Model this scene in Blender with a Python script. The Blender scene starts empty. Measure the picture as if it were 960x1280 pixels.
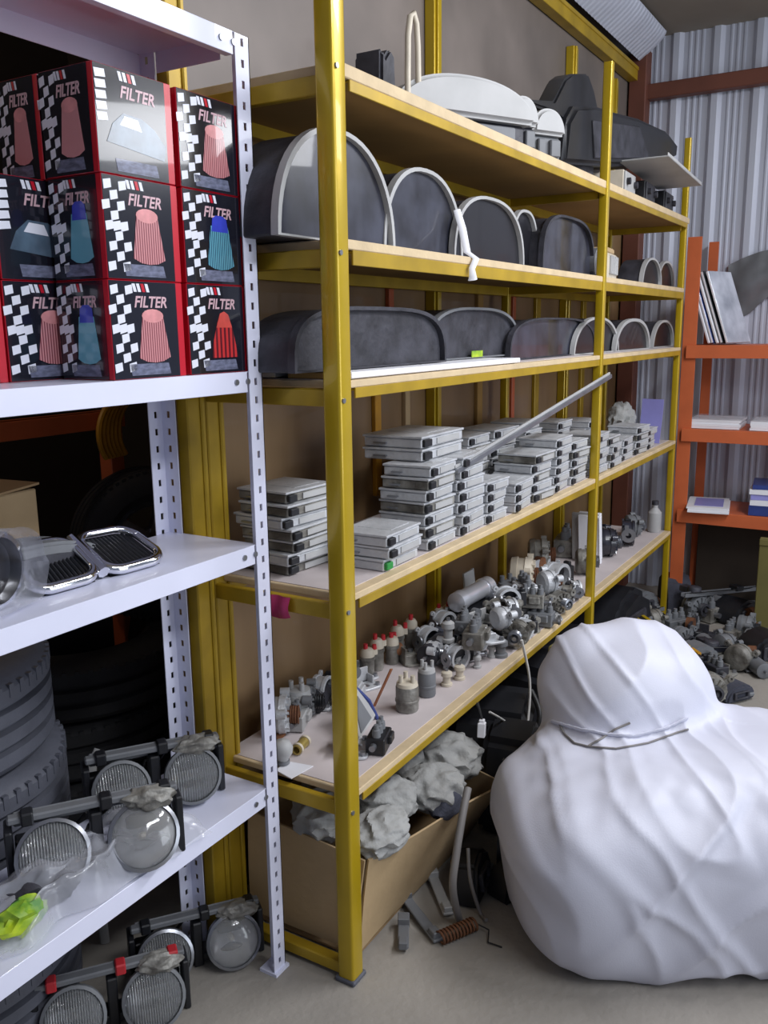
import bpy, bmesh, math, random
from mathutils import Vector, Matrix, Euler, noise
random.seed(11)
PI = math.pi
SC = bpy.context.scene
COL = SC.collection

# ------------------------------------------------------------------ camera
CAM = Vector((-1.5112, -1.0156, 1.5))
YAW, PITCH, ROLL, FPX = 0.5409, 0.2040, -0.0128, 1100.0
_f = Vector((math.cos(YAW)*math.cos(PITCH), math.sin(YAW)*math.cos(PITCH), -math.sin(PITCH)))
_r = Vector((math.sin(YAW), -math.cos(YAW), 0.0))
_u = _r.cross(_f)
CR = math.cos(ROLL)*_r + math.sin(ROLL)*_u
CU = -math.sin(ROLL)*_r + math.cos(ROLL)*_u
cd = bpy.data.cameras.new('camera')
cd.sensor_fit = 'VERTICAL'; cd.sensor_height = 36.0; cd.lens = FPX/1280*36.0
cd.clip_start = 0.02
cam = bpy.data.objects.new('camera', cd); COL.objects.link(cam)
cam.matrix_world = Matrix(((CR.x, CU.x, -_f.x, CAM.x), (CR.y, CU.y, -_f.y, CAM.y),
                           (CR.z, CU.z, -_f.z, CAM.z), (0, 0, 0, 1)))
SC.camera = cam

def _on(px, py, axis, v):
    d = _f + (px-480)/FPX*CR - (py-640)/FPX*CU
    return CAM + d*((v-CAM[axis])/d[axis])
def AX(px, py, v): return _on(px, py, 0, v)
def AY(px, py, v): return _on(px, py, 1, v)
def AZ(px, py, v): return _on(px, py, 2, v)

# ------------------------------------------------------------------ world, lights, exposure
w = bpy.data.worlds.new('world'); SC.world = w; w.use_nodes = True
bg = w.node_tree.nodes['Background']
bg.inputs[0].default_value = (0.70, 0.78, 1.0, 1); bg.inputs[1].default_value = 0.27

def area(name, loc, target, sx, sy, power, col=(1, 1, 1)):
    l = bpy.data.lights.new(name, 'AREA'); l.shape = 'RECTANGLE'; l.size = sx; l.size_y = sy
    l.energy = power; l.color = col
    o = bpy.data.objects.new(name, l); COL.objects.link(o); o.location = loc
    o.rotation_euler = (Vector(target)-Vector(loc)).to_track_quat('-Z', 'Y').to_euler()
    return o
area('aisle_tube_light', (1.3, -1.55, 2.85), (1.0, -0.6, 0.3), 1.5, 0.25, 52, (0.93, 0.95, 1.0))
area('entrance_tube_light', (-0.5, -2.1, 2.85), (-0.3, 0.1, 0.9), 1.5, 0.25, 32, (0.92, 0.95, 1.0))
area('far_tube_light', (3.0, -2.75, 2.72), (1.2, -.6, 1.2), 1.3, .35, 17, (0.94, 0.96, 1.0))
area('doorway_daylight', (0.7, -4.2, 1.5), (0.4, 0, 1.0), 2.4, 2.2, 62, (0.86, 0.92, 1.0))
bl = bpy.data.lights.new('bay_fill_light', 'POINT'); bl.energy = 5.0; bl.color = (1.0, .78, .55); bl.shadow_soft_size = .06  # added warm fill that lifts the dark bay, no known bulb there
bo = bpy.data.objects.new('bay_fill_light', bl); COL.objects.link(bo); bo.location = (-.75, 1.35, 2.3)
SC.view_settings.view_transform = 'Standard'; SC.view_settings.look = 'None'
SC.view_settings.exposure = 0.0; SC.view_settings.gamma = 1.0; SC.view_settings.use_curve_mapping = False

# ------------------------------------------------------------------ materials
def lin(c):
    c = c/255.0
    return c/12.92 if c <= 0.04045 else ((c+0.055)/1.055)**2.4
def rgb(c, k=1.0): return (min(1, lin(c[0])*k), min(1, lin(c[1])*k), min(1, lin(c[2])*k), 1)

def M(name, col, rough=.5, metal=0.0, var=.2, scale=9, bump=0.0, bscale=60, coat=0.0, alpha=1.0,
      trans=0.0, col2=None, stretch=None, spec=.5, wave=None, detail=4):
    m = bpy.data.materials.new(name); m.use_nodes = True
    nt = m.node_tree; N = nt.nodes; L = nt.links; b = N['Principled BSDF']
    b.inputs['Roughness'].default_value = rough; b.inputs['Metallic'].default_value = metal
    b.inputs['Coat Weight'].default_value = coat; b.inputs['Alpha'].default_value = alpha
    b.inputs['Transmission Weight'].default_value = trans
    b.inputs['Specular IOR Level'].default_value = spec
    tc = N.new('ShaderNodeTexCoord'); vec = tc.outputs['Object']
    if stretch:
        mp = N.new('ShaderNodeMapping'); mp.inputs['Scale'].default_value = stretch
        L.new(vec, mp.inputs[0]); vec = mp.outputs[0]
    n = N.new('ShaderNodeTexNoise'); n.inputs['Scale'].default_value = scale; n.inputs['Detail'].default_value = detail
    L.new(vec, n.inputs['Vector'])
    r = N.new('ShaderNodeValToRGB'); r.color_ramp.elements[0].position = .32; r.color_ramp.elements[1].position = .68
    r.color_ramp.elements[0].color = rgb(col2) if col2 else rgb(col, 1-var)
    r.color_ramp.elements[1].color = rgb(col, 1+var*.4)
    L.new(n.outputs['Fac'], r.inputs['Fac']); L.new(r.outputs['Color'], b.inputs['Base Color'])
    src = None
    if wave:
        wv = N.new('ShaderNodeTexWave'); wv.bands_direction = wave[0]; wv.inputs['Scale'].default_value = wave[1]
        L.new(tc.outputs['Object'], wv.inputs['Vector']); src = wv.outputs['Fac']
    elif bump:
        n2 = N.new('ShaderNodeTexNoise'); n2.inputs['Scale'].default_value = bscale; n2.inputs['Detail'].default_value = 3
        L.new(vec, n2.inputs['Vector']); src = n2.outputs['Fac']
    if src is not None:
        bp = N.new('ShaderNodeBump'); bp.inputs['Strength'].default_value = bump; bp.inputs['Distance'].default_value = .01
        L.new(src, bp.inputs['Height']); L.new(bp.outputs['Normal'], b.inputs['Normal'])
    return m

mYel = M('yellow_paint', (190, 160, 26), .30, .3, .12, 6, coat=.3)
mYelD = M('yellow_paint_worn', (180, 148, 36), .42, .2, .25, 8)
mBoard = M('chipboard', (206, 184, 148), .75, 0, .14, 14, .1, 90)
mBoardTop = M('dusty_laminate', (200, 190, 190), .6, 0, .12, 7)
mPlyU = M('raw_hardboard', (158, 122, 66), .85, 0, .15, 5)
mWhite = M('white_enamel', (222, 224, 244), .35, 0, .05, 5, coat=.2)
mOrange = M('orange_enamel', (202, 102, 60), .45, 0, .14, 6)
mConc = M('concrete', (150, 144, 136), .85, 0, .13, 3.5, .25, 45, detail=8)
mPlyW = M('plywood_panel', (150, 122, 88), .5, 0, .28, 3, stretch=(1, 1, .25), col2=(108, 82, 52), coat=.15)
mGreyP = M('grey_board_panel', (124, 114, 108), .5, 0, .16, 2.2, col2=(100, 92, 87))
mCorr = M('galvanised_sheet', (196, 200, 214), .42, .1, .10, 4, stretch=(1, 1, .12))
mCeil = M('ceiling_sheet', (150, 142, 130), .8, 0, .15, 2)
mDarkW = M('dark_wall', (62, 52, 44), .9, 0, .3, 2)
mBrownSt = M('red_oxide_steel', (112, 66, 52), .6, .1, .2, 5)
mBlack = M('black_plastic', (30, 31, 36), .45, 0, .3, 12)
mBlackG = M('glossy_black_lens', (24, 24, 30), .34, 0, .25, 6, coat=.15)
mDust = M('dusty_black_plastic', (58, 58, 66), .55, 0, .4, 14, .2, 60, col2=(34, 34, 40))
mDust2 = M('dusty_dark_lens', (58, 60, 72), .28, 0, .4, 10, col2=(30, 30, 38), coat=.4)
mGreyL = M('light_grey_plastic', (172, 172, 172), .5, 0, .12, 8)
mGreyM = M('mid_grey_plastic', (112, 114, 118), .55, 0, .2, 9)
mAlu = M('cast_aluminium', (198, 200, 204), .42, .2, .2, 20, .2, 120)
mAluD = M('dirty_aluminium', (150, 148, 142), .5, .2, .35, 16, .3, 90, col2=(84, 80, 74))
mSteel = M('steel', (150, 152, 158), .3, .75, .2, 12)
mChrome = M('chrome', (225, 226, 232), .1, 1.0, .04, 6)
mBright = M('bright_polished_steel', (222, 224, 232), .22, .5, .06, 8)
mRust = M('rusty_iron', (128, 84, 54), .8, .1, .35, 14, .3, 80, col2=(84, 50, 32))
mCream = M('cream_plastic', (206, 196, 178), .5, 0, .15, 14)
mRed = M('red_plastic', (190, 44, 52), .45, 0, .1, 10)
mCopper = M('copper_strip', (176, 112, 76), .4, .5, .2, 10)
mBrass = M('brass_tube', (190, 168, 96), .35, .6, .15, 10)
mCard = M('cardboard', (186, 160, 122), .85, 0, .1, 6, .1, 50)
mCardIn = M('cardboard_inside', (160, 132, 96), .9, 0, .1, 6)
mCloth = M('grey_airbag_fabric', (160, 160, 158), .9, 0, .14, 9, .3, 90)
mClothD = M('charcoal_fabric', (66, 68, 80), .9, 0, .2, 9, .3, 90)
mBag = M('white_woven_sack', (205, 206, 220), .5, 0, .05, 6, .06, 300)
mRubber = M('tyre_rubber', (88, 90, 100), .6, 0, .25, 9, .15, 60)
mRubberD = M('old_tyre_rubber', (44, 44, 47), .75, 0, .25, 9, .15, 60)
mMagz = M('magazine_cover', (196, 200, 212), .35, 0, .3, 7, coat=.3, col2=(140, 146, 160))
mPaper = M('white_paper', (232, 232, 238), .6, 0, .04, 8)
mBluePr = M('blue_print', (44, 62, 128), .4, 0, .25, 8, coat=.3)
mLens = M('ribbed_lamp_glass', (236, 238, 240), .06, 0, .03, 6, .6, 60, trans=.85, wave=('X', 60))
mLensC = M('clear_lamp_glass', (240, 240, 240), .05, 0, .03, 6, trans=.85)
mRefl = M('lamp_reflector', (224, 224, 228), .30, .6, .08, 8)
mFilm = M('clear_plastic_film', (214, 216, 226), .18, 0, .05, 8, .3, 22, alpha=.36, coat=.5)
mWireW = M('white_cable', (206, 204, 200), .5, 0, .08, 9)
mWireG = M('grey_cable', (126, 122, 120), .6, 0, .15, 9)
mWireB = M('black_cable', (24, 24, 26), .5, 0, .2, 9)
mOlive = M('olive_board', (112, 104, 56), .8, 0, .15, 5)
mGreenY = M('green_yellow_label', (188, 206, 40), .5, 0, .3, 24, col2=(70, 130, 40))
mMag = M('magenta_plastic', (168, 40, 92), .5, 0, .15, 9)
mPurple = M('violet_sheet', (150, 148, 214), .4, 0, .1, 9)
mGreenC = M('green_plug', (40, 138, 62), .5, 0, .1, 9)
mWrapY = M('amber_plastic', (196, 140, 30), .45, 0, .25, 9)

# printed carton materials
mPrBlack = M('carton_black_print', (26, 27, 38), .16, 0, .15, 4, coat=.6)
mPrRed = M('carton_red_print', (196, 22, 44), .28, 0, .06, 4, coat=.4)
mPrGrey = M('carton_spec_print', (112, 116, 140), .25, 0, .5, 60, coat=.5, stretch=(1, 1, 3))
mPrText = M('carton_title_print', (206, 170, 178), .3, 0, .05, 4, coat=.3)
mPrWhite = M('carton_white_print', (226, 228, 240), .3, 0, .05, 4, coat=.3)
def ribbed(name, c1, c2, scale):
    m = M(name, c1, .25, 0, .1, 4, coat=.5); nt = m.node_tree; N = nt.nodes; L = nt.links
    tc = N.new('ShaderNodeTexCoord'); wv = N.new('ShaderNodeTexWave'); wv.inputs['Scale'].default_value = scale
    r = N.new('ShaderNodeValToRGB'); r.color_ramp.elements[0].color = rgb(c2); r.color_ramp.elements[1].color = rgb(c1)
    r.color_ramp.elements[0].position = .25; r.color_ramp.elements[1].position = .7
    L.new(tc.outputs['Object'], wv.inputs['Vector']); L.new(wv.outputs['Fac'], r.inputs['Fac'])
    L.new(r.outputs['Color'], N['Principled BSDF'].inputs['Base Color']); return m
mPicPink = ribbed('pink_pleat_print', (206, 142, 146), (128, 66, 74), 58)
mPicTeal = ribbed('teal_pleat_print', (104, 170, 190), (30, 70, 96), 58)
mPicRed = ribbed('red_pleat_print', (196, 52, 54), (92, 26, 36), 26)
mPicCapP = M('pink_cap_print', (222, 150, 152), .25, 0, .3, 30, coat=.5)
mPicCapB = M('blue_cap_print', (58, 70, 190), .25, 0, .2, 30, coat=.5)
mPicCapR = M('red_cap_print', (206, 80, 72), .25, 0, .25, 30, coat=.5)
mPicCar = M('grey_blue_car_print', (96, 118, 138), .2, 0, .5, 12, coat=.6, col2=(40, 50, 66))

# ------------------------------------------------------------------ mesh helpers
class MB:
    def __init__(s): s.bm = bmesh.new()
    def _add(s, verts, faces, M4=None):
        vs = [s.bm.verts.new(M4 @ Vector(v) if M4 else v) for v in verts]
        for f in faces:
            try: s.bm.faces.new([vs[i] for i in f])
            except ValueError: pass
        return vs
    def box(s, c, d, rot=None, M4=None, taper=1.0):
        x, y, z = d[0]/2, d[1]/2, d[2]/2; t = taper
        v = [(-x, -y, -z), (x, -y, -z), (x, y, -z), (-x, y, -z), (-x*t, -y*t, z), (x*t, -y*t, z), (x*t, y*t, z), (-x*t, y*t, z)]
        T = Matrix.Translation(c)
        if rot: T = T @ Euler(rot).to_matrix().to_4x4()
        if M4: T = M4 @ T
        s._add(v, [(0, 3, 2, 1), (4, 5, 6, 7), (0, 1, 5, 4), (1, 2, 6, 5), (2, 3, 7, 6), (3, 0, 4, 7)], T); return s
    def cyl(s, p0, p1, r0, r1=None, n=16, M4=None):
        return s.rings([(p0, r0), (p1, r0 if r1 is None else r1)], n, M4)
    def rings(s, pr, n=16, M4=None):
        """capped solid of revolution-like stack along a straight axis: [(point, radius)...]"""
        a = (Vector(pr[-1][0])-Vector(pr[0][0]))
        q = a.to_track_quat('Z', 'Y') if a.length > 1e-9 else Euler((0, 0, 0)).to_quaternion()
        vs = []
        for p, r in pr:
            for k in range(n):
                vs.append(Vector(p)+q @ Vector((r*math.cos(2*PI*k/n), r*math.sin(2*PI*k/n), 0)))
        fs = []
        for i in range(len(pr)-1):
            for k in range(n):
                k2 = (k+1) % n
                fs.append((i*n+k, i*n+k2, (i+1)*n+k2, (i+1)*n+k))
        fs.append(tuple(range(n-1, -1, -1))); fs.append(tuple((len(pr)-1)*n+k for k in range(n)))
        s._add(vs, fs, M4); return s
    def lathe(s, prof, n=24, M4=None, close=True):
        """profile [(r, z)] about local z; open or closed ring profile"""
        vs = []; m = len(prof)
        for r, z in prof:
            for k in range(n):
                vs.append((r*math.cos(2*PI*k/n), r*math.sin(2*PI*k/n), z))
        fs = []
        for i in range(m if close else m-1):
            j = (i+1) % m
            for k in range(n):
                k2 = (k+1) % n
                fs.append((i*n+k, i*n+k2, j*n+k2, j*n+k))
        s._add(vs, fs, M4); return s
    def tube(s, pts, r, n=8, M4=None, flat=1.0):
        pts = [Vector(p) for p in pts]; vs = []; up = None
        for i, p in enumerate(pts):
            t = (pts[min(i+1, len(pts)-1)]-pts[max(i-1, 0)]).normalized()
            if up is None:
                up = t.orthogonal().normalized()
            up = (up-t*up.dot(t)).normalized(); sd = t.cross(up)
            rr = r[i] if isinstance(r, (list, tuple)) else r
            for k in range(n):
                a = 2*PI*k/n
                vs.append(p+up*(rr*math.cos(a)*flat)+sd*(rr*math.sin(a)))
        fs = []
        for i in range(len(pts)-1):
            for k in range(n):
                k2 = (k+1) % n
                fs.append((i*n+k, i*n+k2, (i+1)*n+k2, (i+1)*n+k))
        fs.append(tuple(range(n-1, -1, -1))); fs.append(tuple((len(pts)-1)*n+k for k in range(n)))
        s._add(vs, fs, M4); return s
    def prism(s, poly, h, M4=None, z0=0.0):
        n = len(poly)
        vs = [(p[0], p[1], z0) for p in poly]+[(p[0], p[1], z0+h) for p in poly]
        fs = [tuple(range(n-1, -1, -1)), tuple(range(n, 2*n))]+[(k, (k+1) % n, n+(k+1) % n, n+k) for k in range(n)]
        s._add(vs, fs, M4); return s
    def frame(s, outer, inner, h, M4=None, z0=0.0):
        """ring between two polygons with equal counts, thickness h"""
        n = len(outer); vs = []
        for z in (z0, z0+h):
            vs += [(p[0], p[1], z) for p in outer]+[(p[0], p[1], z) for p in inner]
        fs = []
        for k in range(n):
            k2 = (k+1) % n
            fs += [(k, n+k, n+k2, k2), (2*n+k, 2*n+k2, 3*n+k2, 3*n+k), (k, k2, 2*n+k2, 2*n+k), (n+k, 3*n+k, 3*n+k2, n+k2)]
        s._add(vs, fs, M4); return s
    def grid(s, fn, nu, nv, thick=0.0):
        vs = [fn(i/nu, j/nv) for j in range(nv+1) for i in range(nu+1)]
        s._add(vs, [(j*(nu+1)+i, j*(nu+1)+i+1, (j+1)*(nu+1)+i+1, (j+1)*(nu+1)+i) for j in range(nv) for i in range(nu)])
        if thick:
            bmesh.ops.recalc_face_normals(s.bm, faces=s.bm.faces)
            bmesh.ops.solidify(s.bm, geom=list(s.bm.faces), thickness=thick)
        return s
    def blob(s, c, d, sub=3, amp=.15, fr=3.0, seed=0, M4=None, ridge=False):
        g = bmesh.ops.create_icosphere(s.bm, subdivisions=sub, radius=1.0)
        for v in g['verts']:
            p = v.co.normalized(); o = Vector((seed*3.1, seed*1.7, seed*5.3))
            k = noise.noise(p*fr+o)
            if ridge: k = .5-abs(k)*1.6+.35*noise.noise(p*fr*2.3+o)
            k = 1+amp*k
            q = Vector((p.x*d[0]/2*k, p.y*d[1]/2*k, p.z*d[2]/2*k))+Vector(c)
            v.co = M4 @ q if M4 else q
        return s
    def build(s, name, mat, parent=None, smooth=35, bevel=0.0, seg=1):
        bm = s.bm
        bmesh.ops.recalc_face_normals(bm, faces=bm.faces)
        if bevel:
            es = [e for e in bm.edges if len(e.link_faces) == 2 and e.calc_face_angle(0) > .6]
            bmesh.ops.bevel(bm, geom=es, offset=bevel, segments=seg, affect='EDGES', clamp_overlap=True)
        me = bpy.data.meshes.new(name); bm.to_mesh(me); bm.free()
        me.materials.append(mat)
        if smooth:
            me.polygons.foreach_set('use_smooth', [True]*len(me.polygons))
            me.set_sharp_from_angle(angle=math.radians(smooth))
        o = bpy.data.objects.new(name, me); COL.objects.link(o)
        if parent: o.parent = parent
        return o

def tag(o, label, cat, group=None, kind=None):
    o['label'] = label; o['category'] = cat
    if group: o['group'] = group
    if kind: o['kind'] = kind
    return o
def thing(name, label, cat, loc=(0, 0, 0), rot=(0, 0, 0), group=None):
    o = bpy.data.objects.new(name, None); COL.objects.link(o)
    o.empty_display_size = .05
    o.location = loc; o.rotation_euler = rot if isinstance(rot, (tuple, list)) else (0, 0, rot)
    return tag(o, label, cat, group)
def struct(name, mb, mat, **k):
    o = mb.build(name, mat, **k); o['kind'] = 'structure'; return o
def kids(o): return [c for c in bpy.data.objects if c.parent == o]
def dup(root, label, loc=None, rot=None, group=None):
    r = root.copy(); COL.objects.link(r)
    if loc is not None: r.location = loc
    if rot is not None: r.rotation_euler = rot if isinstance(rot, (tuple, list)) else (0, 0, rot)
    r['label'] = label
    if group: r['group'] = group
    for ch in kids(root):
        c = ch.copy(); COL.objects.link(c); c.parent = r
        for g in kids(ch):
            d = g.copy(); COL.objects.link(d); d.parent = c
    return r
def Rz(a): return Matrix.Rotation(a, 4, 'Z')
def Rx(a): return Matrix.Rotation(a, 4, 'X')
def Ry(a): return Matrix.Rotation(a, 4, 'Y')
def T4(x, y, z): return Matrix.Translation((x, y, z))
UP = Rx(PI/2)          # local xy polygon -> stands in xz, facing -y
def rrect(w, h, r, n=5, cx=0, cy=0):
    o = []
    for sx, sy, a0 in ((1, 1, 0), (-1, 1, PI/2), (-1, -1, PI), (1, -1, 1.5*PI)):
        for k in range(n+1):
            a = a0+PI/2*k/n
            o.append((cx+sx*(w/2-r)+r*math.cos(a), cy+sy*(h/2-r)+r*math.sin(a)))
    return o
def dome(w, h, p=2.6, n=26, base=0.0):
    """flat-bottomed arch outline"""
    o = []
    for k in range(n+1):
        a = PI*k/n; c, s_ = math.cos(a), math.sin(a)
        o.append((w/2*math.copysign(abs(c)**(2/p), c), base+(h-base)*abs(s_)**(2/p)))
    return o

# ------------------------------------------------------------------ setting
Z1, Z2, Z3, Z4, Z5 = 2.008, 1.680, 1.398, .937, .470       # yellow rack shelf tops
WY, XE, ZC = .44, 3.60, 3.00                                # back wall, end wall, ceiling
struct('floor', MB().box((.7, -1.4, -.03), (7.0, 7.2, .06)), mConc, smooth=0)
struct('ceiling', MB().box((.9, -.6, ZC+.03), (6.4, 5.6, .06)), mCeil, smooth=0)
# back wall: plywood below, grey sheet above
struct('wall_back', MB().box((1.80, WY+.02, 1.0), (3.66, .04, 2.0)), mPlyW, smooth=0)
struct('wall_back_upper', MB().box((1.80, WY+.02, 2.50), (3.66, .04, 1.0)), mGreyP, smooth=0)
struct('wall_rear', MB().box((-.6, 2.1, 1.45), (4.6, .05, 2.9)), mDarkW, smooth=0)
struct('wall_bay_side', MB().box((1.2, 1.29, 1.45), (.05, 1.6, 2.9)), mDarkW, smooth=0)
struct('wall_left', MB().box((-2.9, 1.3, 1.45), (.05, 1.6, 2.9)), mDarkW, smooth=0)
# corrugated end wall
prof = []
y = .46
while y > -3.2:
    prof += [(y, 0), (y-.02, .022), (y-.05, .022), (y-.07, 0)]
    for k in range(3):
        b = y-.092-k*.032
        prof += [(b, 0), (b-.006, .006), (b-.014, .006), (b-.02, 0)]
    y -= .205
def corr(prof, x, z0, z1):
    mb = MB(); n = len(prof)
    vs = [(x-d, yy, z) for z in (z0, z1) for yy, d in prof]
    mb._add(vs, [(i, i+1, n+i+1, n+i) for i in range(n-1)])
    mb._add([(v[0]+.004, v[1], v[2]) for v in vs], [(i, n+i, n+i+1, i+1) for i in range(n-1)])
    return mb
struct('wall_end', corr(prof, XE, 0, 3.0), mCorr, smooth=25)
struct('trim_1', MB().box((XE-.06, -1.4, 2.715), (.07, 3.7, .075)), mBrownSt, bevel=.004)           # steel girt
struct('trim_2', MB().box((XE-.085, .385, 1.46), (.10, .09, 2.92)), mBrownSt, bevel=.004)            # corner column
# wall studs and top rail in yellow
for i, (sx, wd) in enumerate(((1.225, .05), (2.545, .06), (3.16, .07))):
    mb = MB(); mb.box((sx, WY-.02, 1.36), (wd, .036, 2.70)); mb.box((sx-wd*.18, WY-.042, 1.36), (wd*.28, .010, 2.70))
    struct('trim_%d' % (i+3), mb, mYel, bevel=.002)
struct('trim_6', MB().box((2.28, WY-.03, 2.80), (2.46, .05, .065)).box((2.28, WY-.055, 2.825), (2.46, .01, .018)), mYelD, bevel=.002)
# thin plywood battens on the wall between the studs
for i, (bx, z0, z1, wd) in enumerate(((.86, .98, 1.36, .035), (1.05, .98, 1.36, .03), (1.62, .98, 1.9, .045), (1.95, .98, 1.9, .03), (2.22, .98, 1.9, .05), (2.85, .98, 1.9, .05), (.95, 1.42, 1.66, .03))):
    struct('trim_%d' % (i+7), MB().box((bx, WY-.008, (z0+z1)/2), (wd, .016, z1-z0)), [mWrapY, mCard, mPlyU, mOrange, mYelD, mYelD, mOrange][i], bevel=.002)
# ribbed metal eave strip along the top of the back wall
def eave(u, v):
    x = 1.75+u*1.72; rib = .005*max(0, math.sin(u*2*PI*40))
    a = v*PI/2
    return (x, WY-.06-.13*math.sin(a)-rib*.6, 2.985-.12*(1-v)**1.2-rib)
struct('trim_14', MB().grid(eave, 480, 8, .003), mCorr, smooth=30)
struct('trim_15', MB().box((2.61, WY-.10, 2.975), (1.7, .14, .02)), mGreyP)

# ------------------------------------------------------------------ yellow storage rack
rack = thing('storage_rack', 'long yellow steel storage rack with five wooden shelves full of car parts', 'rack', (0, 0, 0))
def tube_post(name, x, y, z, a, b, mat=mYel):
    mb = MB(); mb.prism(rrect(a, b, min(a, b)*.16, 3), z, T4(x, y, 0)); return mb.build(name, mat, rack, smooth=50)
p1 = tube_post('post', 0, 0, 2.60, .046, .044)
MB().box((0, 0, .006), (.056, .054, .012)).build('foot', mRubber, p1, bevel=.003)
for z in (.44, .91, 1.36, 1.65, 1.99): MB().cyl((-.012, -.0215, z), (-.012, -.0255, z), .0055, n=8).build('bolt', mSteel, p1)
tube_post('post', 1.737, 0, 2.40, .030, .032)
tube_post('post', 3.045, .012, 2.37, .030, .030)
for x, zt_ in ((.018, 1.98), (-.044, 2.6)):
    mb = MB(); mb.box((x, .366, zt_/2), (.056, .034, zt_)); mb.box((x+.018, .347, zt_/2), (.014, .008, zt_)); mb.build('rear_post', mYelD, rack, bevel=.003)
tube_post('rear_post', 1.737, .372, 2.0, .03, .03); tube_post('rear_post', 3.03, .37, 2.0, .03, .03)
for i, z in enumerate((Z1, Z2, Z3, Z4, Z5)):
    tb = (.026, .02, .016, .016, .016)[i]
    x1 = 3.06 if i == 0 else 3.02
    b = MB().box(((x1+.02)/2, .187, z-tb/2), (x1-.02, .394, tb)).build('shelf_board', mBoard if i < 2 else mBoard, rack, bevel=.002)
    MB().box(((x1+.02)/2, .20, z+.0008), (x1-.04, .36, .0016)).build('shelf_top_sheet', mBoardTop, b)
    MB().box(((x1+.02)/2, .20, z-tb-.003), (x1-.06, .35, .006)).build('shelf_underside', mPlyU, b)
    hb = (.022, .03, .022, .022, .02)[i]
    MB().box((1.54, -.007, z-tb-hb/2), (2.97, .005, hb)).box((1.54, .010, z-tb-.004), (2.97, .034, .005)).build('front_beam', mYelD, rack, bevel=.001)
    MB().box((1.54, .372, z-tb-.02), (2.97, .02, .035)).build('rear_beam', mYelD, rack, bevel=.001)
    MB().box((.0, .19, z-tb-.018), (.018, .34, .036)).build('side_beam', mYelD, rack, bevel=.002)
    MB().box((1.737, .19, z-tb-.018), (.018, .34, .03)).build('cross_beam', mYelD, rack, bevel=.002)
    MB().box((3.03, .19, z-tb-.018), (.018, .34, .03)).build('side_beam', mYelD, rack, bevel=.002)
MB().box((0, .19, .025), (.03, .34, .03)).build('base_rail', mYelD, rack, bevel=.003)

# ------------------------------------------------------------------ white slotted-angle rack
WX, WF, WB = -.047, .157, .415
wrack = thing('shelving_unit', 'white slotted-angle shelving unit holding filter cartons and headlights', 'shelf', (WX, WF, 0))
def slotted(name, x, y, sx, sy, z1):
    """L angle with real slots, flange a along x, flange b along y; corner at (x, y)"""
    w_, t, ph = .042, .0022, .038; mb = MB()
    def flange(P):
        a0, a1, a2, a3 = 0, w_*.40, w_*.60, w_
        def strip(u0, u1, v0, v1):
            c = [P(u0, v0, 0), P(u1, v0, 0), P(u1, v1, 0), P(u0, v1, 0), P(u0, v0, t), P(u1, v0, t), P(u1, v1, t), P(u0, v1, t)]
            mb._add(c, [(0, 3, 2, 1), (4, 5, 6, 7), (0, 1, 5, 4), (1, 2, 6, 5), (2, 3, 7, 6), (3, 0, 4, 7)])
        strip(a0, a1, 0, z1); strip(a2, a3, 0, z1)
        z = 0.0
        while z < z1:
            strip(a1, a2, z, min(z+ph*.62, z1)); z += ph
    flange(lambda u, v, d: (x+sx*u, y+sy*d, v))
    flange(lambda u, v, d: (x+sx*d, y+sy*u, v))
    return mb.build(name, mWhite, wrack, smooth=0)
for x, sx in ((0, -1), (-1.25, 1)):
    slotted('post', x, 0, sx, 1, 2.058); slotted('post', x+.036*sx, WB-WF, sx, -1, 2.058)
for z in (2.06, 1.42, 1.055, .487):
    mb = MB(); hl = .042
    mb.box((-.640, (WB-WF)/2, z-.001), (1.215, WB-WF-.006, .002))
    mb.box((-.625, .0035, z-hl/2), (1.16, .0025, hl)); mb.box((-.625, .012, z-hl+.001), (1.16, .018, .002))
    mb.box((-.625, WB-WF-.0035, z-hl/2), (1.16, .0025, hl)); mb.box((-.034, (WB-WF)/2, z-hl/2), (.002, .17, hl)); mb.box((-1.245, (WB-WF)/2, z-hl/2), (.002, .17, hl))
    s_ = mb.build('shelf_tray', mWhite, wrack, bevel=.0008)
    for xx in (-.045, -.08): MB().cyl((xx, .0022, z-.02), (xx, -.001, z-.02), .006, n=10).build('bolt', mSteel, s_)
MB().box((-.02, .018, .004), (.05, .05, .008)).build('foot_plate', mWhite, wrack)

# ------------------------------------------------------------------ orange rack
orack = thing('storage_rack', 'orange steel shelving against the corrugated end wall holding papers and folders', 'rack', (3.14, -.0, 0))
OZ = (1.405, .985, .56)
for (x, y, z1, a) in ((.02, -.02, 1.93, .068), (.36, -.045, 1.93, .05), (.02, -1.0, 1.93, .068), (.36, -1.0, 1.93, .05)):
    mb = MB(); mb.box((x, y, z1/2), (.006, a, z1)); mb.box((x+.022, y+a/2-.004, z1/2), (.045, .006, z1)); mb.box((x+.008, y-a*.1, z1/2), (.004, a*.2, z1))
    mb.build('post', mOrange, orack, bevel=.001)
for z in OZ:
    mb = MB(); mb.box((.19, -.5, z-.002), (.36, .98, .004)); mb.box((.0, -.5, z-.032), (.006, .98, .064)); mb.box((.012, -.5, z-.062), (.024, .98, .004)); mb.box((.375, -.5, z-.03), (.006, .98, .06))
    mb.build('shelf_tray', mOrange, orack, bevel=.001)
for z in (1.93,):
    MB().box((.19, -.02, z-.3), (.34, .012, .03)).build('brace', mOrange, orack, bevel=.001)

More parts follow.
